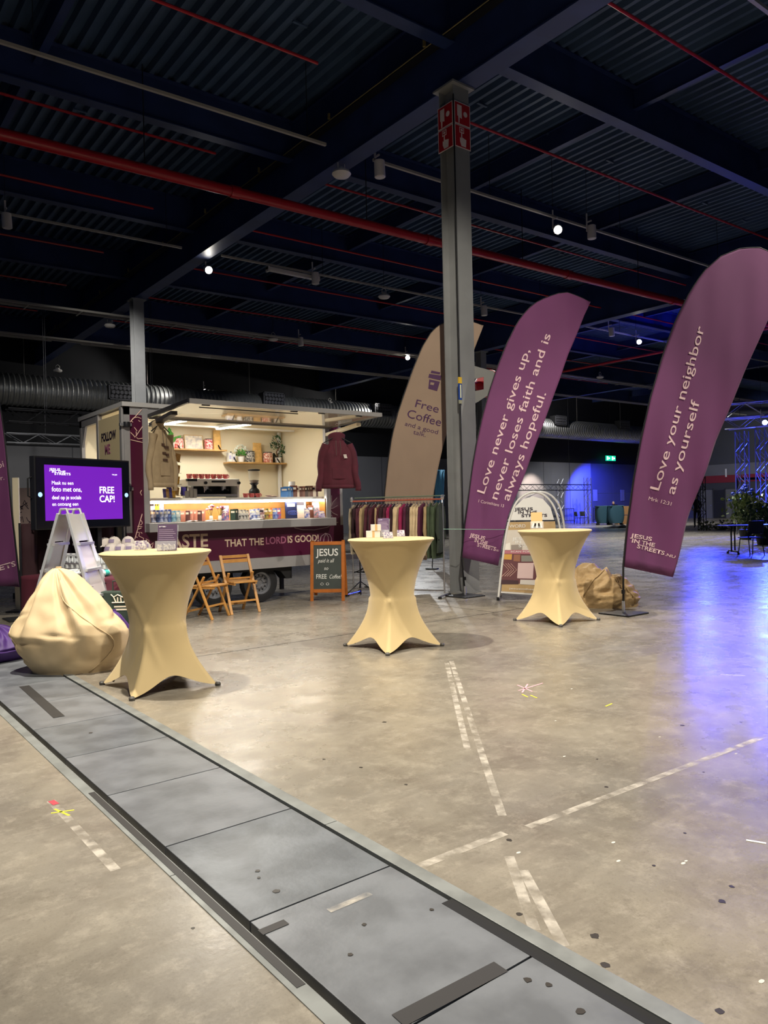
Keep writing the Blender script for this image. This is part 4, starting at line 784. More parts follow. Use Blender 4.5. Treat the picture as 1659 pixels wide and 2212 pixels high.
# bottles in a wire crate and lying
m_btl=mat('bottle_frost','#dfe4e6',.2,alpha=.85); m_lab=mat('bottle_teal','#39b3a6',.4); m_bcap=mat('bottle_cap','#f2f2f0',.4)
BOT=None
def bottle(label,p,lie=None,rz=0,lab=m_lab):
    t=thing('water_bottle',label,'bottle',p,rz,'water bottles on the merchandise table')
    M=Matrix.Identity(4) if lie is None else Matrix.Translation((0,0,.034))@Matrix.Rotation(PI/2,4,'X')
    MB().lathe([(.026,0),(.033,.008),(.033,.135),(.026,.165),(.015,.185),(.015,.195)],14).xf(M).obj('body',m_btl,t,sm=40); MB().lathe([(.0335,.05),(.0337,.05),(.0337,.12),(.0335,.12)],14).xf(M).obj('label',lab,t,sm=40); MB().lathe([(.018,.19),(.018,.222),(.012,.225)],12).xf(M).obj('cap',m_bcap,t,sm=40)
    return t
m_labw=mat('bottle_label_white','#cfd2cf',.5)
for k in range(14):
    u=.16+.082*k; bottle('white capped water bottle standing in the wire crate, %s from the left'%NW[k],tloc(u,.33),None,0,m_lab if k in (0,11,12) else m_labw)
for k in range(6):
    u=.62+.095*k; bottle('water bottle lying at the table front, %s from the left'%NW[k],tloc(u,.20),1,rzt+R(4*k-8),m_lab if k>3 else m_labw)
t=thing('wire_crate','pale wire crate holding the water bottles','crate',tloc(.10,.245),rzt)
for z in (.06,.12,.205): MB().tube([(0,0,z),(1.22,0,z),(1.22,.18,z),(0,.18,z)],.005,5,closed=True).obj('wire',m_alu,t)
for k in range(16): MB().bar((1.22*k/15,0,0),(1.22*k/15,0,.205),.006,.006).bar((1.22*k/15,.18,0),(1.22*k/15,.18,.205),.006,.006).obj('wire',m_alu,t)
MB().bar((-.01,-.006,.212),(1.23,-.006,.212),.012,.02).bar((-.01,.186,.212),(1.23,.186,.212),.012,.02).obj('rim',mat('crate_rim','#b9bcc0',.4),t)
# caps on a display box
cp=at_d(272,1176,9.55); t=thing('display_box','dark box under the white caps beside the trailer','box',(cp.x,cp.y,0),RZV); MB().bx(-.36,.38,-.26,.26,0,cp.z-.12).obj('box_body',m_plum,t,bev=.01); MB().bx(-.37,.39,-.27,.27,cp.z-.12,cp.z-.10).obj('lid',m_plum,t,bev=.006)
m_cap=mat('cap_white','#e6dcd2',.8,0,(30,.06)); m_capp=mat('cap_print','#9a8aa6',.7); m_under=mat('cap_under','#8a8274',.8)
CZ=cp.z-.0985
def cap(label,px,lift,dy,rz):
    q=at_d(px,1180,9.55+dy); t=thing('baseball_cap',label,'cap',(q.x,q.y,CZ+lift),RZV+rz,'white caps beside the trailer')
    def dome(u,v):
        a=2*PI*u; b=PI/2*v; return (.085*math.cos(b)**.8*math.cos(a),.098*math.cos(b)**.8*math.sin(a),.115*math.sin(b))
    MB().grid(dome,20,8,True).obj('crown',m_cap,t,sm=1)
    MB().grid(lambda u,v:((u-.5)*.155*(1-.25*v*v),-.085-.07*v*math.cos((u-.5)*2.4),.012+.014*math.cos((u-.5)*PI)-.018*v),10,4).obj('brim',m_cap,t,sm=1,sol=.004)
    MB().lathe([(.008,.112),(.006,.119),(0,.12)],8).obj('button',m_cap,t,sm=1); MB().grid(lambda u,v:((u-.5)*.07,-.0985*math.cos(.35+.45*v)**.8*math.cos((u-.5)*.7)-.003,.115*math.sin(.35+.45*v)),6,3).obj('print',m_capp,t,sm=1)
for l,px,lift,dy,rz in (('white cap at the left of the upper row',226,.075,.08,-.5),('white cap in the middle of the upper row',247,.085,.08,-.1),('white cap at the right of the upper row',277,.085,.08,.3),('white cap at the left of the lower row',240,0,-.12,-.3),('white cap second in the lower row',260,0,-.12,.0),('white cap third in the lower row',281,0,-.12,.1),('white cap at the far right behind the card box',312,.02,.0,.5)): cap(l,px,lift,dy,rz)
# dark green printed bag below the table
g=at_d(255,1300,7.75); t=thing('tote_bag','dark green printed bag standing under the merchandise table','bag',(g.x,g.y,0),RZV); hb=at_d(255,1276,7.75).z
m_gr=mat('bag_green','#26352c',.8); MB().bx(-.16,.22,-.06,.06,0,hb).obj('bag_body',m_gr,t,bev=.015)
MB().tube([(-.05,0,hb),(-.05,0,hb+.10),(.1,0,hb+.10),(.1,0,hb)],.008,6).obj('handle',m_gr,t); m_chk=mat('print_cream','#d9cdb8',.6)
for a in ([(-.05,-.064,hb-.03),(-.02,-.064,hb-.06),(.02,-.064,hb-.035),(.07,-.064,hb-.06),(.12,-.064,hb-.05)],[(-.02,-.064,hb-.06),(.0,-.064,hb-.11)],[(.02,-.064,hb-.06),(.02,-.064,hb-.11)],[(.05,-.064,hb-.06),(.055,-.064,hb-.11)],[(.09,-.064,hb-.06),(.09,-.064,hb-.11)],[(-.04,-.064,hb-.115),(.13,-.064,hb-.115)]): MB().tube(a,.007,5).obj('print',m_chk,t)
for k in range(2): MB().bx(-.02+.01*k,.12-.01*k,-.0625,-.06,hb-.165-.03*k,hb-.15-.03*k).obj('print',m_chk,t)
# ladder
g=at_d(152,1100,7.68); t=thing('step_ladder','aluminium double sided step ladder behind the beige beanbag','ladder',(g.x,g.y,0),RZV-R(2)); HT=g.z+.0
m_lad=mat('ladder_aluminium','#cfd0d4',.3,.6,(4,.06)); m_ladp=mat('ladder_panel','#d9d2d2',.35,.3)
def lside(sg):
    def P(x,y,k): return V(sg*(.035+.40*k)+0*x,y,HT*(1-k))
    for y in (-.19,.19): MB().bar(P(0,y*(.75),.03),P(0,y*1.25,1),.028,.085,(0,1,0)).obj('rail',m_lad,t,bev=.004); q=P(0,y*1.25,1); MB().box(q+V(0,0,.02),(.09,.04,.04)).obj('foot',m_black,t)
    for k in (.24,.42,.60,.78,.93): w=.19*(.75+.5*k); q=P(0,0,k); MB().box(q,(.08,2*w,.025)).obj('step',m_lad,t)
    a,b=P(0,0,.035),P(0,0,.22); MB().bar(a,b,.27,.010,(1,0,.3)).obj('top_panel',m_lad,t); a,b=P(0,0,.25),P(0,0,.97); MB().bar(a,b,.30,.010,(1,0,.3)).obj('panel',m_ladp,t)
lside(-1); lside(1)
MB().tube([(-.045,-.15,HT-.05),(-.03,-.15,HT),(.03,-.15,HT),(.045,-.15,HT-.05)],.014,8).tube([(-.045,.15,HT-.05),(-.03,.15,HT),(.03,.15,HT),(.045,.15,HT-.05)],.014,8).obj('hinge_loop',m_lad,t,sm=40); MB().bar((0,-.15,HT),(0,.15,HT),.03,.018).obj('top_bar',m_lad,t)
for y in (-.19,.19): MB().bar((-.30,y,HT*.47),(.30,y,HT*.47),.012,.004).obj('strap',m_dark,t)
# ================================================================ CHAIRS, CHALKBOARD
m_cw=mat('chair_wood','#bf8a48',.45,0,(8,.2))
def fchair(label,loc,rz):
    t=thing('folding_chair',label,'chair',loc,rz,'wooden folding chairs by the trailer'); w=.21
    for s_ in (-1,1):
        MB().bar((s_*w,0,.0),(s_*w,.33,.80),.022,.038,(1,0,0)).obj('front_stile',m_cw,t,bev=.003); MB().bar((s_*(w-.028),.46,.0),(s_*(w-.028),.13,.56),.022,.036,(1,0,0)).obj('rear_leg',m_cw,t,bev=.003)
    for k in range(5): MB().bx(-w+.03,w-.03,-.02+.074*k,.047+.074*k,.425,.445).obj('seat_slat',m_cw,t,bev=.003)
    for s_ in (-1,1): MB().bx(s_*(w-.05)-.012,s_*(w-.05)+.012,-.01,.36,.40,.425).obj('seat_rail',m_cw,t)
    MB().bar((-w,.325,.775),(w,.325,.775),.014,.042,(0,0,1)).obj('back_slat',m_cw,t,bev=.003); MB().bar((-w,.305,.715),(w,.305,.715),.014,.05,(0,0,1)).obj('back_slat',m_cw,t,bev=.003)
    MB().bar((-w,.075,.17),(w,.075,.17),.02,.024).obj('stretcher',m_cw,t); MB().bar((-w+.03,.40,.10),(w-.03,.40,.10),.02,.024).obj('stretcher',m_cw,t); MB().bar((-w+.03,.18,.48),(w-.03,.18,.48),.018,.024).obj('back_rung',m_cw,t)
fchair('right wooden folding chair before the trailer wheels',(4.835,9.33,0),R(-1)); fchair('left wooden folding chair turned sideways beside the nearest table',(4.40,9.20,0),R(33))
A=V(6.19,9.82,0); B=V(6.585,9.46,0); dx=B-A; rz=math.atan2(dx.y,dx.x); wb_=dx.length; t=thing('chalkboard_sign','wooden framed chalkboard A-frame reading JESUS and FREE Coffee','chalkboard',A,rz)
m_cbw=mat('chalkboard_frame','#b4651f',.4,0,(10,.2)); m_cbs=mat('chalkboard_slate','#3c4340',.7,0,(4,.15)); m_chw=mat('chalk_white','#dcdcd8',.8)
M=Matrix.Rotation(R(-8),4,'X'); HB=.92
for x_ in (.0,wb_-.05): MB().bx(x_,x_+.05,0,.025,0,HB).xf(M).obj('frame_stile',m_cbw,t,bev=.003)
for z in (HB-.055,.13): MB().bx(.05,wb_-.05,.002,.023,z,z+.055).xf(M).obj('frame_rail',m_cbw,t,bev=.003)
bd_=MB().bx(.05,wb_-.05,.008,.018,.185,HB-.055).xf(M).obj('board',m_cbs,t)
M2=Matrix.Rotation(R(14),4,'X')
for x_ in (.0,wb_-.05): MB().bx(x_,x_+.05,0,.025,-.9,0).xf(Matrix.Translation((0,.17,HB))@M2).obj('rear_leg',m_cbw,t)
def ct(s,u,z,size,sx=1,b=.012,sh=0): text('chalk_writing',s,size,m_chw,bd_,M@frame((u*wb_,.0075,z),(1,0,0),(0,0,1)),sx,b,'CENTER',ext=.0006,shear=sh)
ct('JESUS',.5,.70,.155,.92,.016); ct('paid it all',.45,.595,.085,.8,.0,.3); ct('so',.46,.48,.08,.9,.0,.2); ct('FREE',.32,.345,.10,.82,.006); ct('Coffee!',.72,.345,.088,.72,.0,.3)
for u in (.34,.50): MB().tube([Vector((u*wb_+.022*math.cos(a*PI/6),.007,.262+.018*math.sin(a*PI/6))) for a in range(12)],.003,4,closed=True).xf(M).obj('chalk_drawing',m_chw,bd_)
# ================================================================ HOODIES
def hoodie(label,p,rz,sc,m,logo=None,mlogo=None,hoodback=True,seed=1,plow=0):
    t=thing('hoodie',label,'hoodie',p,rz); so=V(seed*3.7,seed,0)
    def torso(u,v):
        a=2*PI*u; z=-.10-.68*v; w=lerp(.10,.235,smooth(0,.16,v))+.015*v; d=lerp(.05,.095,smooth(0,.3,v))
        x=w*math.copysign(abs(math.cos(a))**.8,math.cos(a)); y=d*math.sin(a); n=mn.noise(V(x*9,z*1.6,y)+so)*.028*smooth(.1,.5,v)
        if v>.93: x*=.95; y*=.9
        return (x,y+n*(1 if math.sin(a)<0 else -1),z+.03*abs(math.cos(a))*0-.05*smooth(.09,.22,abs(x))*(1-smooth(0,.3,v)))
    MB().grid(torso,44,26,True).obj('torso',m,t,sm=1)
    for s_ in (-1,1):
        pts=[];rr=[]
        for k in range(11):
            f=k/10; pts.append((s_*(.18+.10*math.sin(f*1.4)+.015*math.sin(f*9+seed)),-.02+.02*math.sin(f*5+s_),-.15-.64*f)); rr.append(lerp(.068,.045,f)*(1+.08*math.sin(f*17+seed)))
        sl=MB().tube(pts,rr,14).obj('sleeve',m,t,sm=60); q=Vector(pts[-1]); MB().lathe([(.043,-.045),(.047,0),(.043,.02)],12,q).obj('cuff',m,sl,sm=1)
    def hood(u,v):
        a=PI*u-PI/2; b=v; r_=lerp(.115,.085,b); return (r_*math.sin(a)*1.05,(.07-.08*math.cos(a)*(1 if hoodback else -1)),-.02-.20*b+.05*math.cos(a)*(1-b))
    MB().grid(lambda u,v:hood(u,v),20,10).obj('hood',m,t,sm=1,sol=.02)
    MB().bx(-.10,.10,-.108,-.09,-.66,-.50).obj('pocket',m,t,bev=.006); MB().grid(lambda u,v:(torso(u,.95)[0]*1.02,torso(u,.95)[1]*1.05,-.745-.05*v),40,1,True).obj('waistband',m,t,sm=1,sol=.01)
    for s_ in (-1,1): MB().tube([(s_*.03,-.075,-.10),(s_*.035,-.10,-.2),(s_*.03,-.11,-.32)],.004,5).obj('drawcord',mat('cord_dark','#4a3a36',.7),t)
    MB().tube([(0,0,-.02),(0,0,.08),(.025,0,.11),(.03,0,.14),(0,0,.165),(-.025,0,.14)],.004,6).obj('hook',m_alu,t,sm=1); MB().tube([(-.20,0,-.125),(0,0,-.02),(.20,0,-.125)],.008,6).obj('hanger_bar',m_black,t)
    if mlogo:
        for x_,z_,w_,h_ in logo: MB().bx(x_,x_+w_,-.118,-.098,z_,z_+h_).obj('print',mlogo,t)
    t.scale=sc if hasattr(sc,'__len__') else (sc,sc,sc); return t
m_hbei=mat('hoodie_beige','#a38f70',.9,0,(12,.12)); m_hmar=mat('hoodie_maroon','#4a1222',.9,0,(10,.18)); m_prt=mat('hoodie_print','#4a3226',.8)
p=at_d(346,911,10.2); hoodie('beige hoodie hanging at the left of the trailer opening',p,RZV+R(58),(.80,.80,1.12),m_hbei,[(-.07,-.30,.05,.03),(-.01,-.33,.08,.03),(-.06,-.40,.07,.025),(.02,-.42,.05,.03),(-.05,-.48,.09,.025)],m_prt,seed=2)
p=at_d(728,938,11.0); hoodie('maroon hoodie hanging from the right hatch arm',p,RZV+R(12),1.0,m_hmar,[(.07,-.32,.045,.012),(.075,-.34,.045,.012),(.08,-.36,.045,.012)],m_cap,seed=5)
# ================================================================ CLOTHES RAIL
RA,RB=V(7.16,10.02,0),V(7.93,8.66,0); dr=RB-RA; RL=dr.length; rzr=math.atan2(dr.y,dr.x)
t=thing('clothes_rail','chrome clothes rail full of hoodies beside the column','clothes rail',RA,rzr); m_chr=mat('chrome','#c9c9cc',.2,.9); m_cop=mat('rail_copper','#b4614f',.35,.4)
for x_ in (0,RL): MB().tube([(x_,0,.06),(x_,0,1.56)],.014,8).obj('upright',m_chr,t,sm=40); MB().tube([(x_,-.25,.03),(x_,.25,.03)],.014,8).obj('base_tube',m_chr,t,sm=40); MB().lathe([(.03,0),(.03,.03)],10,(x_,-.24,0)).lathe([(.03,0),(.03,.03)],10,(x_,.24,0)).obj('caster',m_black,t); MB().lathe([(.025,1.52),(.03,1.56),(.02,1.60)],10,(x_,0,0)).obj('joint',m_chr,t)
MB().tube([(0,0,1.53),(RL,0,1.53)],.014,8).obj('hanging_bar',m_cop,t,sm=40); MB().tube([(0,.12,1.585),(RL,.12,1.585)],.010,8).obj('top_bar',mat('rail_green','#6f7f6a',.4,.3),t,sm=40); MB().tube([(0,0,.10),(RL,0,.10)],.012,8).obj('bottom_bar',m_chr,t,sm=40)
gcol={'dark maroon':'#431020','black maroon':'#2a0d16','cream':'#c4ad88','magenta':'#8a1546','plum':'#4b1330','tan':'#9c8560','olive green':'#39452f','dark green':'#272f25','pale beige':'#a89a82'}
seq=['pale beige','black maroon','dark maroon','dark maroon','tan','dark maroon','black maroon','dark maroon','tan','dark maroon','black maroon','dark maroon','magenta','black maroon','cream','cream','magenta','plum','black maroon','cream','cream','cream','plum','tan','olive green','olive green','olive green','dark green']
ux=dr.normalized(); uy=V(-ux.y,ux.x,0); n=len(seq)
for k,cn in enumerate(seq):
    m=mat('garment_'+cn,gcol[cn],.9,0,(14,.15)); q=RA+ux*(RL*(k+.7)/(n+.4)); rs2=random.Random(k); Lg=.80 if cn!='olive green' else .88; Lg*=rs2.uniform(.86,1.02)
    if cn in('cream','plum'): Lg*=.88
    g=thing('hanging_garment','%s garment on the clothes rail, %s from the left'%(cn,NW[k]),'clothing',(q.x,q.y,1.53),rzr+rs2.uniform(-.16,.16),'garments on the clothes rail'); ph=rs2.uniform(0,6)
    def body(u,v):
        a=2*PI*u; w=lerp(.05,.22,smooth(0,.13,v)); th=lerp(.012,.030,smooth(.02,.25,v))*(1+.35*math.sin(v*7+ph)*math.sin(a*2))
        return (th*math.cos(a)+.012*math.sin(v*5+ph),w*math.sin(a),-.06-Lg*v-.06*smooth(.05,.2,abs(w*math.sin(a)))*0)
    MB().grid(body,20,14,True).obj('body',m,g,sm=1)
    for s_ in (-1,1): MB().tube([(.0,s_*.15,-.12),(.006,s_*.20,-.28),(.012*math.sin(ph),s_*.21,-.50),(.015*math.cos(ph),s_*.20,-.62)],[.028,.030,.027,.022],8).obj('sleeve',m,g,sm=60)
    MB().tube([(0,-.14,-.10),(0,0,-.045),(0,.14,-.10)],.006,5).tube([(0,0,-.045),(0,0,.0),(0,.014,.014),(0,0,.026),(0,-.014,.012)],.003,5).obj('hanger',m_chr,g)
# low flight case and cables below the rail
g=at_z(790,1290); t=thing('microphone_stand','black folded stand with cables under the clothes rail','stand',(7.25,9.95,0),rzr)
MB().tube([(.0,0,.0),(.0,0,.62)],.012,6).obj('post',m_black,t)
for a in (0,120,240): MB().tube([(0,0,.22),(.30*math.cos(R(a)),.30*math.sin(R(a)),.015)],.009,6).obj('leg',m_black,t,sm=1)
for k in range(3): MB().tube([(.12*math.cos(a*PI/8)+.05*k,.03*k,.50-.14*abs(math.sin(a*PI/16+.3*k))) for a in range(17)],.010,6).obj('cable',m_black,t,sm=1)
# ================================================================ FLAGS
def at_f(px,py,base):                     # point on the upright plane through base that faces the viewer
    r=ray(px,py); return CAM+r*((Vector(base)-CAM).dot(CFH)/r.dot(CFH))
def resample(pts,n):
    L=[0]
    for i in range(1,len(pts)): L.append(L[-1]+(pts[i]-pts[i-1]).length)
    out=[]
    for k in range(n+1):
        s=L[-1]*k/n; i=0
        while i<len(L)-2 and L[i+1]<s: i+=1
        t=(s-L[i])/(L[i+1]-L[i]) if L[i+1]>L[i] else 0; out.append(pts[i].lerp(pts[i+1],min(1,max(0,t))))
    return out
def fitted(body,m,name,par,fn,p0,p1,h,bold=.006,spc=1):
    cu=bpy.data.curves.new(name,'FONT'); cu.body=body; cu.size=1; cu.offset=bold; cu.resolution_u=3; cu.space_character=spc; cu.extrude=0
    t=bpy.data.objects.new(name,cu); COL.objects.link(t); me=bpy.data.meshes.new_from_object(t); bpy.data.objects.remove(t); bpy.data.curves.remove(cu)
    xs=[v.co.x for v in me.vertices]; x0,x1=min(xs),max(xs); d=p1-p0; n=CFH*-1; xd=d.normalized(); yd=n.cross(xd)
    for v in me.vertices: v.co=fn(p0+d*((v.co.x-x0)/(x1-x0))+yd*(v.co.y*h/.70))
    if ' ' not in body: me.materials.clear(); me.materials.append(m); o=bpy.data.objects.new(name,me); COL.objects.link(o); o.parent=par; return o
    ps=sorted(((min(xs[i] for i in p.vertices),max(xs[i] for i in p.vertices),tuple(p.vertices)) for p in me.polygons)); words=[[]]; e=ps[0][1]
    for a,b,f in ps:                       # one mesh per word
        if a-e>.17: words.append([])
        e=max(e,b); words[-1].append(f)
    for fs in words:
        ids=sorted({i for f in fs for i in f}); ix={i:k for k,i in enumerate(ids)}; b=MB(); b.add([me.vertices[i].co for i in ids],[tuple(ix[i] for i in f) for f in fs]); b.obj(name,m,par)
    bpy.data.meshes.remove(me)
m_flag=mat('flag_purple','#69305f',.75,0,(1.5,.10),sheen=.15); m_flagb=mat('flag_beige','#a58d78',.8,0,(1.5,.08),sheen=.15); m_ftxt=mat('flag_text_pink','#d9b9bb',.7); m_ftd=mat('flag_text_purple','#4b2350',.7)
def flag(label,base,ledge,redge,m,seed,amp=.03,plate=True,mirror=False):
    base=Vector(base); t=thing('feather_flag',label,'flag',(base.x,base.y,0)); o=V(base.x,base.y,0)
    def rip(q):                            # cloth ripple toward/away from the viewer
        u=(q-o).dot(CRH); z=q.z; k=1-smooth(.6,3.2,z)*.8
        return amp*k*(math.sin(u*13+z*1.3+seed)*.6+math.sin(u*24-z*2.1+seed*2)*.3)+.02*math.sin(z*1.7+seed)
    off=lambda q,e=0:(q-o)+CFH*(rip(q)-e)
    lp=resample([at_f(*p,base) for p in ledge],40); rp=resample([at_f(*p,base) for p in redge],40)
    c=MB().grid(lambda u,v:off(lp[min(40,round(v*40))].lerp(rp[min(40,round(v*40))],u)),30,40).obj('flag_cloth',m,t,sm=1,sol=.003)
    sgn=1 if not mirror else -1
    pole=[V(0,0,.05)]+[off(q)-CRH*.008*sgn for q in lp]; n=len(pole); MB().tube(pole,[lerp(.013,.005,i/n) for i in range(n)],8).obj('pole',m_black,t,sm=1)
    MB().tube([(0,0,.02),(0,0,.16)],.02,8).obj('spigot',m_alu,t,sm=40)
    if plate: MB().bx(-.22,.22,-.22,.22,0,.018).obj('base_plate',m_dark,t,bev=.003); MB().box((0,0,.28),(.03,.03,.05)).obj('clamp',m_black,t)
    def tx(s,a,b,hpx,mm=m_ftxt,bold=.004,spc=1):
        p,q=at_f(*a,base),at_f(*b,base); h=hpx*(p-CAM).dot(CFH)/FPX; fitted(s,mm,'lettering',c,lambda w:off(w,.0075),p,q,h,bold,spc)
    t2=lambda pts,w,mm:MB().tube([off(at_f(*p,base),.008) for p in pts],w,5).obj('print_line',mm,c)
    def poly(pts,mm): MB().prism([off(at_f(*p,base),.010) for p in pts],CFH*.002).obj('print_shape',mm,c)
    return t,tx,t2,poly
bR=at_z(1347,1326)
t,tx,_,_=flag('tall purple flag reading Love your neighbor at the right',bR,[(1350,1225),(1357,1130),(1368,1040),(1385,950),(1405,860),(1432,770),(1462,690),(1492,630),(1522,585),(1560,552),(1600,536),(1640,533),(1672,545),(1700,565)],[(1454,1247),(1470,1185),(1487,1120),(1515,1040),(1545,955),(1580,870),(1612,795),(1640,735),(1665,680),(1685,635),(1697,600),(1703,585),(1706,575),(1708,568)],m_flag,1.0,.034)
tx('Love your neighbor',(1422,1060),(1523,707),19); tx('as yourself',(1455,1069),(1510,868),19); tx('Mrk 12:31',(1401,1080),(1448,1092.5),8,m_ftxt,0)
tx('JESUS',(1361,1160),(1409,1169),8.5,bold=.022); tx('IN THE',(1364,1171.5),(1415,1182),8.5,bold=.022); tx('STREETS',(1374,1183),(1436,1199.5),8.5,bold=.022); tx('.NU',(1438,1200.5),(1457,1206),6,bold=.015)
bM=at_z(1002,1285)-CFH*.20
t,tx,_,_=flag('purple flag reading Love never gives up beside the column',bM,[(998,1204),(1004,1134),(1013,1068),(1022,1002),(1031,953),(1043,899),(1058,845),(1076,791),(1097,739),(1118,697),(1139,669),(1161,652),(1182,642),(1206,634),(1227,632),(1251,640),(1275,652)],[(1076,1222),(1085,1164),(1097,1116),(1121,1056),(1145,993),(1167,935),(1188,878),(1209,821),(1227,767),(1248,718),(1263,679),(1272,660),(1274,655),(1275,653)],m_flag,2.3,.035)
tx('Love never gives up,',(1046,1067),(1145,757),17); tx('never loses faith and is',(1073,1080),(1190,724),17); tx('always hopeful.',(1099,1083),(1180,850),17); tx('1 Corinthians 13',(1033,1085),(1087,1096),6.5,m_ftxt,0)
tx('JESUS',(1013,1159),(1047,1167),8,bold=.022); tx('IN THE',(1024,1170),(1052,1178),8,bold=.022); tx('STREETS',(1030,1180),(1070,1190),8,bold=.022); tx('.NU',(1070.5,1190),(1076,1191.5),4,bold=.01)
bB=at_d(824,1262,13.4); bB.z=0
t,tx,ln,poly=flag('beige flag reading Free Coffee behind the column',bB,[(822,1200),(826,1140),(831,1071),(838,1002),(847,944),(859,896),(874,851),(892,800),(913,749),(934,715),(953,700),(977,693),(1013,692),(1044,703)],[(922,1210),(930,1140),(936,1071),(946,1014),(957,965),(975,900),(995,840),(1017,775),(1032,735),(1040,715),(1042,709),(1043,706),(1043.5,705),(1044,704)],m_flagb,4.1,.03)
tx('Free',(896,879),(946,892),17,m_ftd,.002); tx('Coffee',(878,901),(951,921),18,m_ftd,.002); tx('and a good',(874,919),(945,938),9.5,m_ftd,0); tx('talk.',(892,937),(919,944),9.5,m_ftd,0)
poly([(927,808),(954,812),(951,822),(925,816)],m_ftd); poly([(927,820),(950,825),(944,845),(925,840)],m_ftd); poly([(932,801),(951,805),(950,809),(930,806)],m_ftd); poly([(930,826),(941,828),(939,833),(929,831)],m_flagb)
bL=at_d(50,1337,10.3); bL.z=0
t,tx,_,_=flag('purple flag cut off by the left picture edge',bL,[(45,1268),(36,1200),(28,1130),(20,1050),(11,975),(2,905),(-10,830),(-30,740),(-60,660),(-100,600),(-150,572),(-190,576)],[(-55,1262),(-62,1200),(-72,1130),(-83,1050),(-96,975),(-110,905),(-127,830),(-147,740),(-167,660),(-182,610),(-190,590),(-193,579)],m_flag,3.0,.03,True,True)
tx('STREETS',(-48,1247),(36,1222),11,bold=.022); tx('IN THE',(-56,1233),(2,1215),11,bold=.022); tx('Filippi',(-40,1022),(9,1008),14); tx('4:4 fr.',(-30,1043),(10,1036),10)
# ================================================================ ARCHED PAVEMENT SIGN
bS=at_z(1076,1298); t=thing('pavement_sign','white arched pavement sign with a poster behind the farthest table','sign',(bS.x,bS.y,0)); o_=V(bS.x,bS.y,0)
F=lambda px,py,e=0:at_f(px,py,bS)-o_-CFH*e
m_frw=mat('sign_frame_white','#dcdad4',.35); arch=[(1076,1297),(1085,1215),(1094,1150),(1103,1115),(1114,1088),(1130,1071),(1152,1063),(1174,1069),(1192,1087),(1203,1112),(1212,1155),(1222,1230),(1230,1302)]
def spl(pts,n=6):
    out=[]
    for i in range(len(pts)-1):
        p0,p1,p2,p3=[Vector(pts[max(0,min(len(pts)-1,j))]) for j in (i-1,i,i+1,i+2)]
        for k in range(n): s=k/n; out.append(.5*((2*p1)+(p2-p0)*s+(2*p0-5*p1+4*p2-p3)*s*s+(3*p1-p0-3*p2+p3)*s**3))
    return out+[Vector(pts[-1])]
MB().tube([V(*F(*p)) for p in [tuple(q) for q in spl([Vector(a) for a in arch])]],.017,8).obj('front_frame',m_frw,t,sm=1)
MB().tube([Vector(F(q[0],q[1]))+V(0,0,0)+CFH*(.10+.42*max(0,min(1,(q[1]-1063)/235)))+CRH*.12 for q in spl([Vector(a) for a in arch])],.017,8).obj('rear_frame',m_frw,t,sm=1)
for p in ((1076,1297),(1230,1302)): MB().tube([F(*p)+V(0,0,-.0),F(*p)+V(0,0,.05)],.021,8).obj('foot_cap',m_black,t)
MB().prism([F(*p,.0) for p in ((1097,1124),(1103,1110),(1113,1094),(1130,1078),(1152,1072),(1173,1078),(1189,1096),(1197,1123))],CFH*.008).obj('top_panel',m_white,t)
MB().bar(F(1096,1126,.004),F(1199,1124,.004),.012,.014).obj('divider',m_black,t); MB().bar(F(1082,1279),F(1214,1288),.022,.022).obj('bottom_rail',m_frw,t)
po=MB().prism([F(*p) for p in ((1096,1128),(1199,1126),(1212,1286),(1083,1277))],CFH*.008).obj('poster',mat('poster_tan','#c1a272',.6,0,(6,.15)),t)
def pp(pts,c,e=.002,name='poster_print'): MB().prism([F(*p,e) for p in pts],CFH*.0015).obj(name,mat('poster_'+c,c,.6),po)
pp([(1094,1145),(1201,1143),(1205,1190),(1089,1190)],'#d8cfc2'); pp([(1089,1176),(1102,1172),(1102,1188),(1087,1190)],'#f0ebe0',.004); pp([(1104,1177),(1128,1176),(1128,1188),(1104,1188)],'#9a8f86',.004)
pp([(1087,1188),(1206,1189),(1206,1197),(1086,1196)],'#b8727e',.004); pp([(1086,1196),(1207,1197),(1209,1262),(1082,1260)],'#6b4145'); pp([(1086,1197),(1106,1197),(1105,1209),(1085,1208)],'#d3a04e',.004); pp([(1126,1200),(1150,1200),(1150,1213),(1126,1213)],'#8b8a80',.004); pp([(1110,1198),(1124,1198),(1123,1213),(1109,1212)],'#9c6a52',.004)
pp([(1119,1216),(1153,1216),(1151,1250),(1117,1249)],'#dcc0bd',.004); pp([(1082,1252),(1120,1254),(1120,1262),(1082,1262)],'#4a3238',.004); pp([(1124,1252),(1160,1253),(1160,1264),(1123,1262)],'#d6cfc6',.004)
for dx_ in (0,11): MB().tube([F(1086+dx_,1217,.006),F(1099+dx_,1231,.006),F(1084+dx_,1245,.006)],.0035,4).tube([F(1092+dx_,1217,.006),F(1105+dx_,1231,.006),F(1090+dx_,1245,.006)],.0035,4).obj('chevron',m_pink,po)
def stx(s,a,b,hpx,m,bold=.0,e=.006): 
    p,q=F(*a),F(*b); fitted(s,m,'lettering',po,lambda w:w-CFH*e,p,q,hpx*11.1/FPX,bold)
stx('JESUS',(1111,1103),(1151,1102),6,m_ink,.022); stx('IN THE',(1119,1110),(1160,1109),6,m_ink,.022); stx('STREETS',(1126,1117),(1182,1116),6,m_ink,.022)
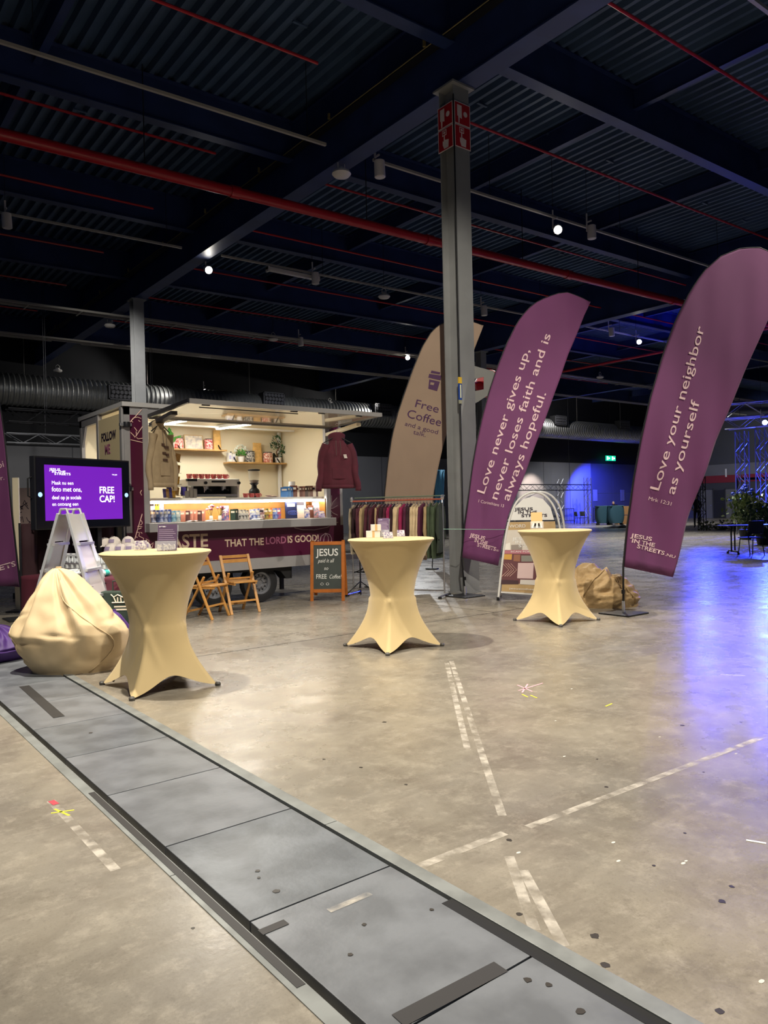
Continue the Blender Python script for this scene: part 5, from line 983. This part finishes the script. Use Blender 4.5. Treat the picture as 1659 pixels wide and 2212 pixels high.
stx('WORD',(1100,1140),(1135,1139.5),7,m_white,0); stx('JESUS',(1106,1167),(1146,1166),6,m_white,.02); stx('IN THE',(1113,1174),(1154,1173),6,m_white,.02); stx('STREETS',(1120,1182),(1175,1181),6,m_white,.02); stx('SCAN FOR THE STORY',(1103,1193),(1195,1193.5),3.2,m_white,.01); stx('jesusinthestreets.nu',(1100,1272.5),(1196,1277),3.6,m_white,0)
# ================================================================ SIGN BEHIND THE COLUMN
hb_=V(9.25,9.55,0); t=thing('hose_reel_sign','grey hexagonal plate with a square window behind the column','sign',hb_); Fh=lambda px,py:at_f(px,py,hb_)-hb_
m_hex=mat('hex_grey','#7d7d78',.6)
hx=[(1005,784),(1016,788),(1067,802),(1069,808),(1054,854),(1018,877),(1005,884)]; win=[(1018,820),(1045,814),(1045,841),(1018,846)]
def pl(pts): MB().prism([Fh(*p) for p in pts],CFH*.02).obj('plate',m_hex,t)
pl([(1005,784),(1016,788),(1067,802),(1069,808),(1066,814),(1045,814),(1018,820),(1005,822)]); pl([(1045,814),(1066,814),(1056,848),(1045,841)]); pl([(1045,841),(1056,848),(1054,854),(1018,877),(1005,884),(1005,848),(1018,846)]); pl([(1005,822),(1018,820),(1018,846),(1005,848)])
MB().bar(V(8.74,9.0,3.15)-hb_,Fh(1012,830)+CFH*.03,.04,.04).bar(V(8.74,9.0,2.9)-hb_,Fh(1012,860)+CFH*.03,.04,.04).obj('bracket',m_colgrey,t)
q=at_f(1068,815,hb_)+CFH*.6; t=thing('hose_reel','round red fire hose drum behind the grey hexagonal plate','hose reel',q)
Mq=CFH.to_track_quat('Z','Y').to_matrix().to_4x4()
MB().lathe([(.0,0),(.24,0),(.25,.02),(.25,.20),(.24,.22),(0,.22)],26).xf(Mq).obj('drum',m_red,t,sm=40); MB().lathe([(.06,-.03),(.06,.0)],14).xf(Mq).obj('hub',m_dark,t,sm=40)
MB().tube([(0,0,0),V(-.45,.10,-.02),V(9.05,9.05,q.z-.1)-q],.03,8).obj('arm',m_red,t,sm=1); pt=V(-.28,.20,-.7); MB().tube([V(-.28,.20,.0),pt],.05,10).obj('riser',m_red,t,sm=40)
# thin pale barrier line between column and flag
t=thing('barrier_tape','thin pale green barrier line stretched from the rail past the flag','barrier',(0,0,0)); pA,pB=at_d(958,1143,11.3),at_d(1108,1144,11.6); t.location=pA; MB().tube([(0,0,0),pB-pA],.004,5).obj('line',mat('line_green','#8fb9a6',.6),t)
# ================================================================ FAR BACKGROUND
def simple(name,label,cat,p,rz=0,g=None): return thing(name,label,cat,p,rz,g)
e=at_y(1319,990,35.6); t=simple('exit_sign','green lit emergency exit sign hanging at the back wall','exit sign',e); m_ex=mat('exit_green','#0aa27c',.5,emit=2.2)
for k,x_ in enumerate((-.62,.04)): MB().bx(x_,x_+.58,-.03,.03,-.2,.2).obj('panel',m_ex,t); MB().bx(x_+.10,x_+.26,-.04,-.03,-.14,.14).bx(x_+.32,x_+.48,-.04,-.03,-.06,.06).obj('pictogram',mat('exit_white','#d9fff2',.5,emit=2.5),t)
MB().bx(-.66,.66,-.035,.035,.2,.24).obj('housing',m_dark,t); MB().bar((0,0,.24),(0,0,4.7),.02,.02).obj('hanger',m_dark,t)
# chairs on the far stage, barriers
def schair(label,p,rz,sc=1):
    t=simple('stacking_chair',label,'chair',p,rz); m=mat('chair_dark','#22252c',.5)
    MB().bx(-.22,.22,-.22,.22,.43,.46).obj('seat',m,t,bev=.02); MB().grid(lambda u,v:((u-.5)*.42,.22+.06*v+.03*math.cos((u-.5)*PI)-.03,.55+.33*v),8,5).obj('backrest',m,t,sm=1,sol=.015)
    for s_ in (-1,1):
        MB().tube([(s_*.20,-.22,0),(s_*.18,-.16,.43)],.012,7).obj('leg',m_black,t,sm=1); MB().tube([(s_*.20,.26,0),(s_*.18,.18,.43),(s_*.18,.22,.6)],.012,7).obj('leg',m_black,t,sm=1)
    return t
schair('dark stacking chair left on the far blue stage',(at_y(1250,1110,33).x,33,0),.2); schair('dark stacking chair right on the far blue stage',(at_y(1262,1110,33).x,33,0),-.3)
for l,px0,px1 in (('black crowd barrier left of the far stage chairs',1214,1240),('black crowd barrier right of the far stage',1282,1296)):
    x0,x1=at_y(px0,1110,34).x,at_y(px1,1110,34).x; t=simple('crowd_barrier',l,'barrier',(x0,34,0)); MB().tube([(0,0,0),(0,0,1.1),(x1-x0,0,1.1),(x1-x0,0,0)],.025,6).tube([(0,0,.25),(x1-x0,0,.25)],.02,6).obj('frame',m_black,t)
    for k in range(4): MB().tube([((x1-x0)*(k+1)/5,0,.25),((x1-x0)*(k+1)/5,0,1.1)],.012,5).obj('bar',m_black,t)
for px,l in ((1286,'left pale notice on the dark wall panel'),(1345,'right pale notice on the dark wall panel')):
    q=at_y(px,1070,35.97); t=simple('wall_notice',l,'notice',q); MB().bx(-.25,.25,-.01,.02,-.45,.45).obj('sheet',m_wallg,t)
# teal padded cases, cartons
m_teal=mat('case_teal','#1f4450',.7)
for l,px in (('left teal padded equipment case on the far floor',1303),('right teal padded equipment case on the far floor',1331)):
    q=at_z(px,1134); t=simple('equipment_case',l,'case',(q.x,q.y,0),RZV)
    MB().grid(lambda u,v:(.50*math.copysign(abs(math.cos(2*PI*u))**.6,math.cos(2*PI*u))*(1-.18*abs(2*v-1.1)**3),.35*math.copysign(abs(math.sin(2*PI*u))**.6,math.sin(2*PI*u)),.12+1.12*v),20,10,True).obj('case_body',m_teal,t,sm=60); MB().bx(-.46,.46,-.33,.33,1.20,1.26).obj('lid',m_teal,t,bev=.03)
    for s_ in (-.35,.35): MB().tube([(s_,-.25,.06),(s_,.25,.06)],.06,8).obj('caster',m_black,t)
for k,(px,z) in enumerate(((1346,0),(1347,.62))):
    q=at_z(1346,1132); t=simple('carton',('lower' if k==0 else 'upper')+' brown carton of the far stack by the flag','box',(q.x,q.y,z),RZV); MB().bx(-.45,.45,-.35,.35,0,.58).obj('carton_body',mat('carton_brown','#8a6238',.7),t); MB().bx(-.46,.46,-.03,.03,.575,.585).obj('tape',m_tapel,t)
q=at_z(1338,1140); t=simple('floor_mat','dark folded cloth on the floor before the far cartons','cloth',(q.x,q.y,0),RZV); MB().grid(lambda u,v:((u-.5)*1.6,(v-.5)*.9,.02+.12*math.sin(PI*u)*math.sin(PI*v)+.03*math.sin(u*17)*math.sin(v*9)*math.sin(PI*u)),20,10).obj('cloth',m_black,t,sm=1,sol=.02)
# right edge: meeting table with chair, plants
q=at_z(1582,1197); t=simple('folding_table','black flip-top table at the right picture edge','table',(q.x,q.y,0),RZV)
MB().bx(-.25,1.6,-.35,.35,.735,.76).obj('tabletop',mat('table_grey','#4a4c58',.3),t,bev=.004)
for x_ in (0,1.35):
    MB().tube([(x_-.02,0,.06),(x_-.02,0,.735)],.02,8).tube([(x_+.07,0,.06),(x_+.07,0,.735)],.02,8).obj('column_leg',m_black,t,sm=40); MB().tube([(x_+.02,-.30,.03),(x_+.02,-.24,.08),(x_+.02,.24,.08),(x_+.02,.30,.03)],.02,8).obj('foot',m_black,t,sm=1)
    for y_ in (-.30,.30): MB().lathe([(.03,0),(.03,.05)],8,(x_+.02,y_,0)).obj('caster',m_black,t)
q=at_z(1622,1199); schair('dark stacking chair drawn up to the right edge table',(q.x,q.y,0),RZV+PI+.15)
def bush(label,p,sx,sy,h,n,cols,flw=None,z0=0,seed=1):
    t=simple('potted_shrub',label,'plant',p); r_=random.Random(seed); b=MB(); MB().lathe([(.18,0),(.24,.35),(.20,.36),(0,.34)],14).obj('pot',m_black,t,sm=40); MB().tube([(0,0,.3),(.02,0,h*.5),(0,0,h*.8)],[.03,.025,.01],6).obj('stem',mat('bark2','#4a3a28',.8),t)
    for i in range(n):
        a=Vector((r_.gauss(0,.45)*sx,r_.gauss(0,.45)*sy,z0+(h-z0)*r_.random()**.8)); d=V(r_.uniform(-1,1),r_.uniform(-1,1),r_.uniform(-1.6,.2)); leaf(b,a,d,(r_.random(),r_.random(),.3),r_.uniform(.12,.26),.045)
    b.obj('foliage',mat('shrub_'+cols,cols,.6,0,(9,.4)),t)['kind']='stuff'
    if flw:
        for i in range(14): MB().ell((r_.gauss(0,.22),r_.gauss(0,.2),h-.05+r_.gauss(0,.12)),(.07,.07,.055),7,5).obj('blossom',flw,t)
q=at_d(1610,1110,27); bush('tall hanging greenery with blue flowers by the truss tower',(q.x,q.y,0),.7,.6,1.75,420,'#6e7f3e',mat('blossom_blue','#3350c8',.6),.5,4)
q=at_d(1648,1112,23.5); bush('dark green shrub right of the blue flowers',(q.x,q.y,0),.6,.6,1.35,300,'#2f4a22',None,.3,5)
q=at_d(1562,1133,36); t=simple('garland','loose heap of greenery on the far floor','greenery',(q.x,q.y,0),RZV); b=MB(); r_=random.Random(9)
for i in range(260): leaf(b,(r_.uniform(-1.1,1.1),r_.uniform(-.3,.3),r_.random()**2*.4),(r_.uniform(-1,1),r_.uniform(-1,1),r_.uniform(-.2,1)),(r_.random(),.3,1),.2,.05)
b.obj('foliage',mat('garland_green','#6a7448',.6,0,(9,.4)),t)['kind']='stuff'
q=at_d(1582,1122,36); t=simple('tripod_stand','slim pale tripod stand before the far doorway','stand',(q.x,q.y,0)); MB().tube([(0,0,.3),(0,0,1.3)],.015,6).obj('post',m_truss,t)
for a in (0,120,240): MB().tube([(0,0,.5),(.35*math.cos(R(a)),.35*math.sin(R(a)),0)],.012,6).obj('leg',m_truss,t)
# doors in the right wall
for k,(px,l) in enumerate(((1527,0),(1584,0))):
    c=at_x(px,1085,60); d=struct(MB().bx(59.9,60,c.y-.55,c.y+.55,.0,2.35).obj('door_%d'%(k+1),m_wallg)); MB().bx(59.87,59.9,c.y-.62,c.y-.55,0,2.4).bx(59.87,59.9,c.y+.55,c.y+.62,0,2.4).bx(59.87,59.9,c.y-.62,c.y+.62,2.35,2.42).obj('door_frame',m_walld,d); MB().box((59.86,c.y-.42,1.05),(.05,.12,.03)).obj('door_handle',m_alu,d)
c=at_x(1555,1090,60); d=struct(MB().bx(59.93,60,c.y-1.1,c.y+1.1,0,2.3).obj('door_3',mat('shutter_dark','#2b2c31',.6)))
for k in range(10): MB().bx(59.91,59.93,c.y-1.1,c.y+1.1,.05+.225*k,.25+.225*k).obj('slat',mat('shutter_dark','#2b2c31',.6),d)
c=at_x(1571,1021,59.955); t=simple('hall_number','white number 1 on the red band of the right wall','sign',c); text('numeral','1',.9,m_white,t,frame((-.02,.1,-.32),(0,-1,0),(0,0,1)),1,.03,'CENTER')
# bar shelf with white lights at the right edge
c=at_d(1640,1060,33); t=simple('lit_bar','dark bar counter with a row of white lights at the right edge','bar',(c.x,c.y,0),RZV); MB().bx(-.9,1.5,-.3,.3,0,1.2).obj('counter',m_black,t); MB().bx(-.9,1.5,-.05,.3,2.3,2.4).obj('canopy',m_dark,t)
for x_ in (-.85,1.45): MB().bx(x_-.03,x_+.03,.2,.26,1.2,2.3).obj('post',m_dark,t)
for k in range(6): MB().ell((-.7+.4*k,-.08,1.62),(.07,.05,.05),8,6).obj('bulb',mat('bulb_white','#dfe9ff',.5,emit=8),t)
MB().bar((-.85,.1,1.55),(1.45,.1,1.55),.05,.04).obj('light_rail',m_dark,t)
# mirrored blue cloth strip seen beside the beige flag, red drum case
q=at_d(942,1050,17); t=simple('banner','narrow pale blue banner between the beige flag and the column','banner',(q.x,q.y,0),RZV); zt=at_d(948,1015,17).z; MB().grid(lambda u,v:((u-.5)*.20+.10*v,.02*math.sin(u*9),.35+(zt-.35)*v),6,8).obj('cloth',mat('banner_blue','#4f9ac4',.7),t,sm=1,sol=.01); MB().tube([(-.13,.02,0),(.02,.02,zt)],.012,6).obj('pole',m_black,t); MB().lathe([(.15,0),(.15,.03)],14,(-.13,.02,0)).obj('base',m_black,t)
q=at_d(808,1085,26); t=simple('stage_box','low red box far behind the clothes rail','box',(q.x,q.y,0),RZV); MB().bx(-.6,.9,-.4,.4,0,1.55).obj('box_body',mat('box_red','#7a2230',.6),t,bev=.03); MB().bx(-.62,.92,-.42,.42,1.55,1.6).obj('lid',m_dark,t)
# cream board and patterned screen left of the display
q=at_d(36,1120,11.2); t=simple('display_board','narrow cream board standing behind the left flag','board',(q.x,q.y,0),RZV); zt=at_d(36,1032,11.2).z; MB().bx(-.045,.045,-.015,.015,.02,zt).obj('board',m_cream,t); MB().bx(-.1,.1,-.2,.2,0,.02).obj('foot',m_dark,t)
q=at_d(60,1110,13.0); t=simple('patterned_screen','pale screen with a dark tree drawing left of the display','screen',(q.x,q.y,0),RZV); zt=at_d(60,1054,13).z; MB().bx(-.25,.42,-.02,.02,.1,zt).obj('panel',mat('screen_rose','#a58f88',.7),t); r_=random.Random(5)
for k in range(22): a=V(r_.uniform(-.16,.30),-.024,r_.uniform(zt-.75,zt-.25)); MB().tube([a,a+V(r_.uniform(-.07,.07),0,r_.uniform(-.07,.07)),a+V(r_.uniform(-.1,.1),0,r_.uniform(-.1,.1))],.006,4).obj('line_art',m_ink,t)
for s_ in (-.2,.36): MB().bx(s_-.02,s_+.02,-.15,.15,0,.1).obj('foot',m_dark,t)
# ================================================================ PEOPLE
def person(label,loc,rz,J,mtop,mleg,hairm,cap_=False):
    t=thing('person',label,'person',loc,rz); names=list(J); idx={n:i for i,n in enumerate(names)}
    E=[('pelvis','belly'),('belly','chest'),('chest','neck'),('neck','head0'),('chest','shL'),('shL','elL'),('elL','haL'),('chest','shR'),('shR','elR'),('elR','haR'),('pelvis','hipL'),('hipL','knL'),('knL','anL'),('anL','toL'),('pelvis','hipR'),('hipR','knR'),('knR','anR'),('anR','toR')]
    rad={'pelvis':.15,'belly':.14,'chest':.16,'neck':.06,'head0':.07,'shL':.075,'shR':.075,'elL':.05,'elR':.05,'haL':.038,'haR':.038,'hipL':.10,'hipR':.10,'knL':.07,'knR':.07,'anL':.05,'anR':.05,'toL':.04,'toR':.04}
    me=bpy.data.meshes.new('body'); me.from_pydata([J[n] for n in names],[(idx[a],idx[b]) for a,b in E],[]); me.materials.append(mtop)
    o=bpy.data.objects.new('body',me); COL.objects.link(o); o.parent=t; sk=o.modifiers.new('skin','SKIN'); sv=me.skin_vertices[0].data
    for n in names: sv[idx[n]].radius=(rad[n],rad[n]*.85)
    sv[idx['pelvis']].use_root=True; sb=o.modifiers.new('sub','SUBSURF'); sb.levels=2; sb.render_levels=2
    msk=mat('skin','#c99a80',.6); h=Vector(J['head0'])+V(0,-.03,.10)
    MB().ell(h,(.078,.098,.118),16,12).ell(h+V(0,-.098,-.01),(.014,.020,.022),8,6).ell(h+V(.08,0,-.01),(.012,.022,.03),8,6).ell(h+V(-.08,0,-.01),(.012,.022,.03),8,6).obj('head',msk,t,sm=1)
    for s_ in (-1,1): MB().ell(h+V(s_*.03,-.088,.015),(.011,.008,.007),8,6).obj('eye',m_black,t)
    MB().ell(h+V(0,-.09,-.055),(.022,.008,.006),8,6).obj('mouth',mat('lip','#8f5048',.6),t)
    MB().grid(lambda u,v:h+V(.084*math.cos(2*PI*u)*math.cos(PI/2*v),.02+.104*math.sin(2*PI*u)*math.cos(PI/2*v),.02+.112*math.sin(PI/2*v)),16,8,True).obj('hair',hairm,t,sm=1)
    for sd in ('L','R'):
        hp=Vector(J['ha'+sd]); d=(hp-Vector(J['el'+sd])).normalized(); a=d.cross(V(0,0,1)); a=a.normalized() if a.length>.05 else V(1,0,0)
        b=MB().ell(hp+d*.05,(.04,.04,.045),10,8)
        for k in range(4): q=hp+d*.08+a*(-.027+.018*k); b.tube([q,q+d*.04+V(0,0,-.005),q+d*(.07-.006*abs(k-1.5))+V(0,0,-.02)],[.010,.009,.007],6)
        q=hp+d*.035+a*.035; b.tube([q,q+d*.03+a*.02,q+d*.055+a*.02],[.011,.010,.008],6); b.obj('hand',msk,t,sm=1)
    return t
m_jack=mat('jacket_navy','#14161f',.8); m_hair=mat('hair_dark','#17120f',.7)
J=dict(pelvis=(0,0,.95),belly=(0,-.03,1.10),chest=(0,-.10,1.33),neck=(0,-.17,1.48),head0=(0,-.21,1.54),shL=(.19,-.10,1.38),elL=(.24,-.20,1.12),haL=(.15,-.40,1.02),shR=(-.19,-.10,1.38),elR=(-.25,-.18,1.12),haR=(-.17,-.38,1.00),hipL=(.10,0,.90),knL=(.12,-.03,.50),anL=(.12,.02,.09),toL=(.13,-.14,.04),hipR=(-.10,0,.90),knR=(-.11,-.06,.50),anR=(-.11,-.03,.09),toR=(-.12,-.19,.04))
q=at_z(1506,1140); person('person in dark clothes looking down beside the right flag',(q.x,q.y,0),RZV-.5,J,m_jack,m_jack,m_hair)
J2=dict(J); J2.update(belly=(0,-.12,1.08),chest=(0,-.34,1.22),neck=(0,-.48,1.30),head0=(0,-.54,1.33),shL=(.19,-.34,1.24),elL=(.24,-.48,.98),haL=(.16,-.62,.80),shR=(-.19,-.34,1.24),elR=(-.24,-.46,.98),haR=(-.16,-.60,.80))
q=at_z(1349,1129); person('person in a black jacket bending over the far cartons',(q.x+.3,q.y+.9,0),RZV-.6,J2,mat('jacket_black','#101013',.8),m_jack,mat('hair_grey','#8b857c',.7))
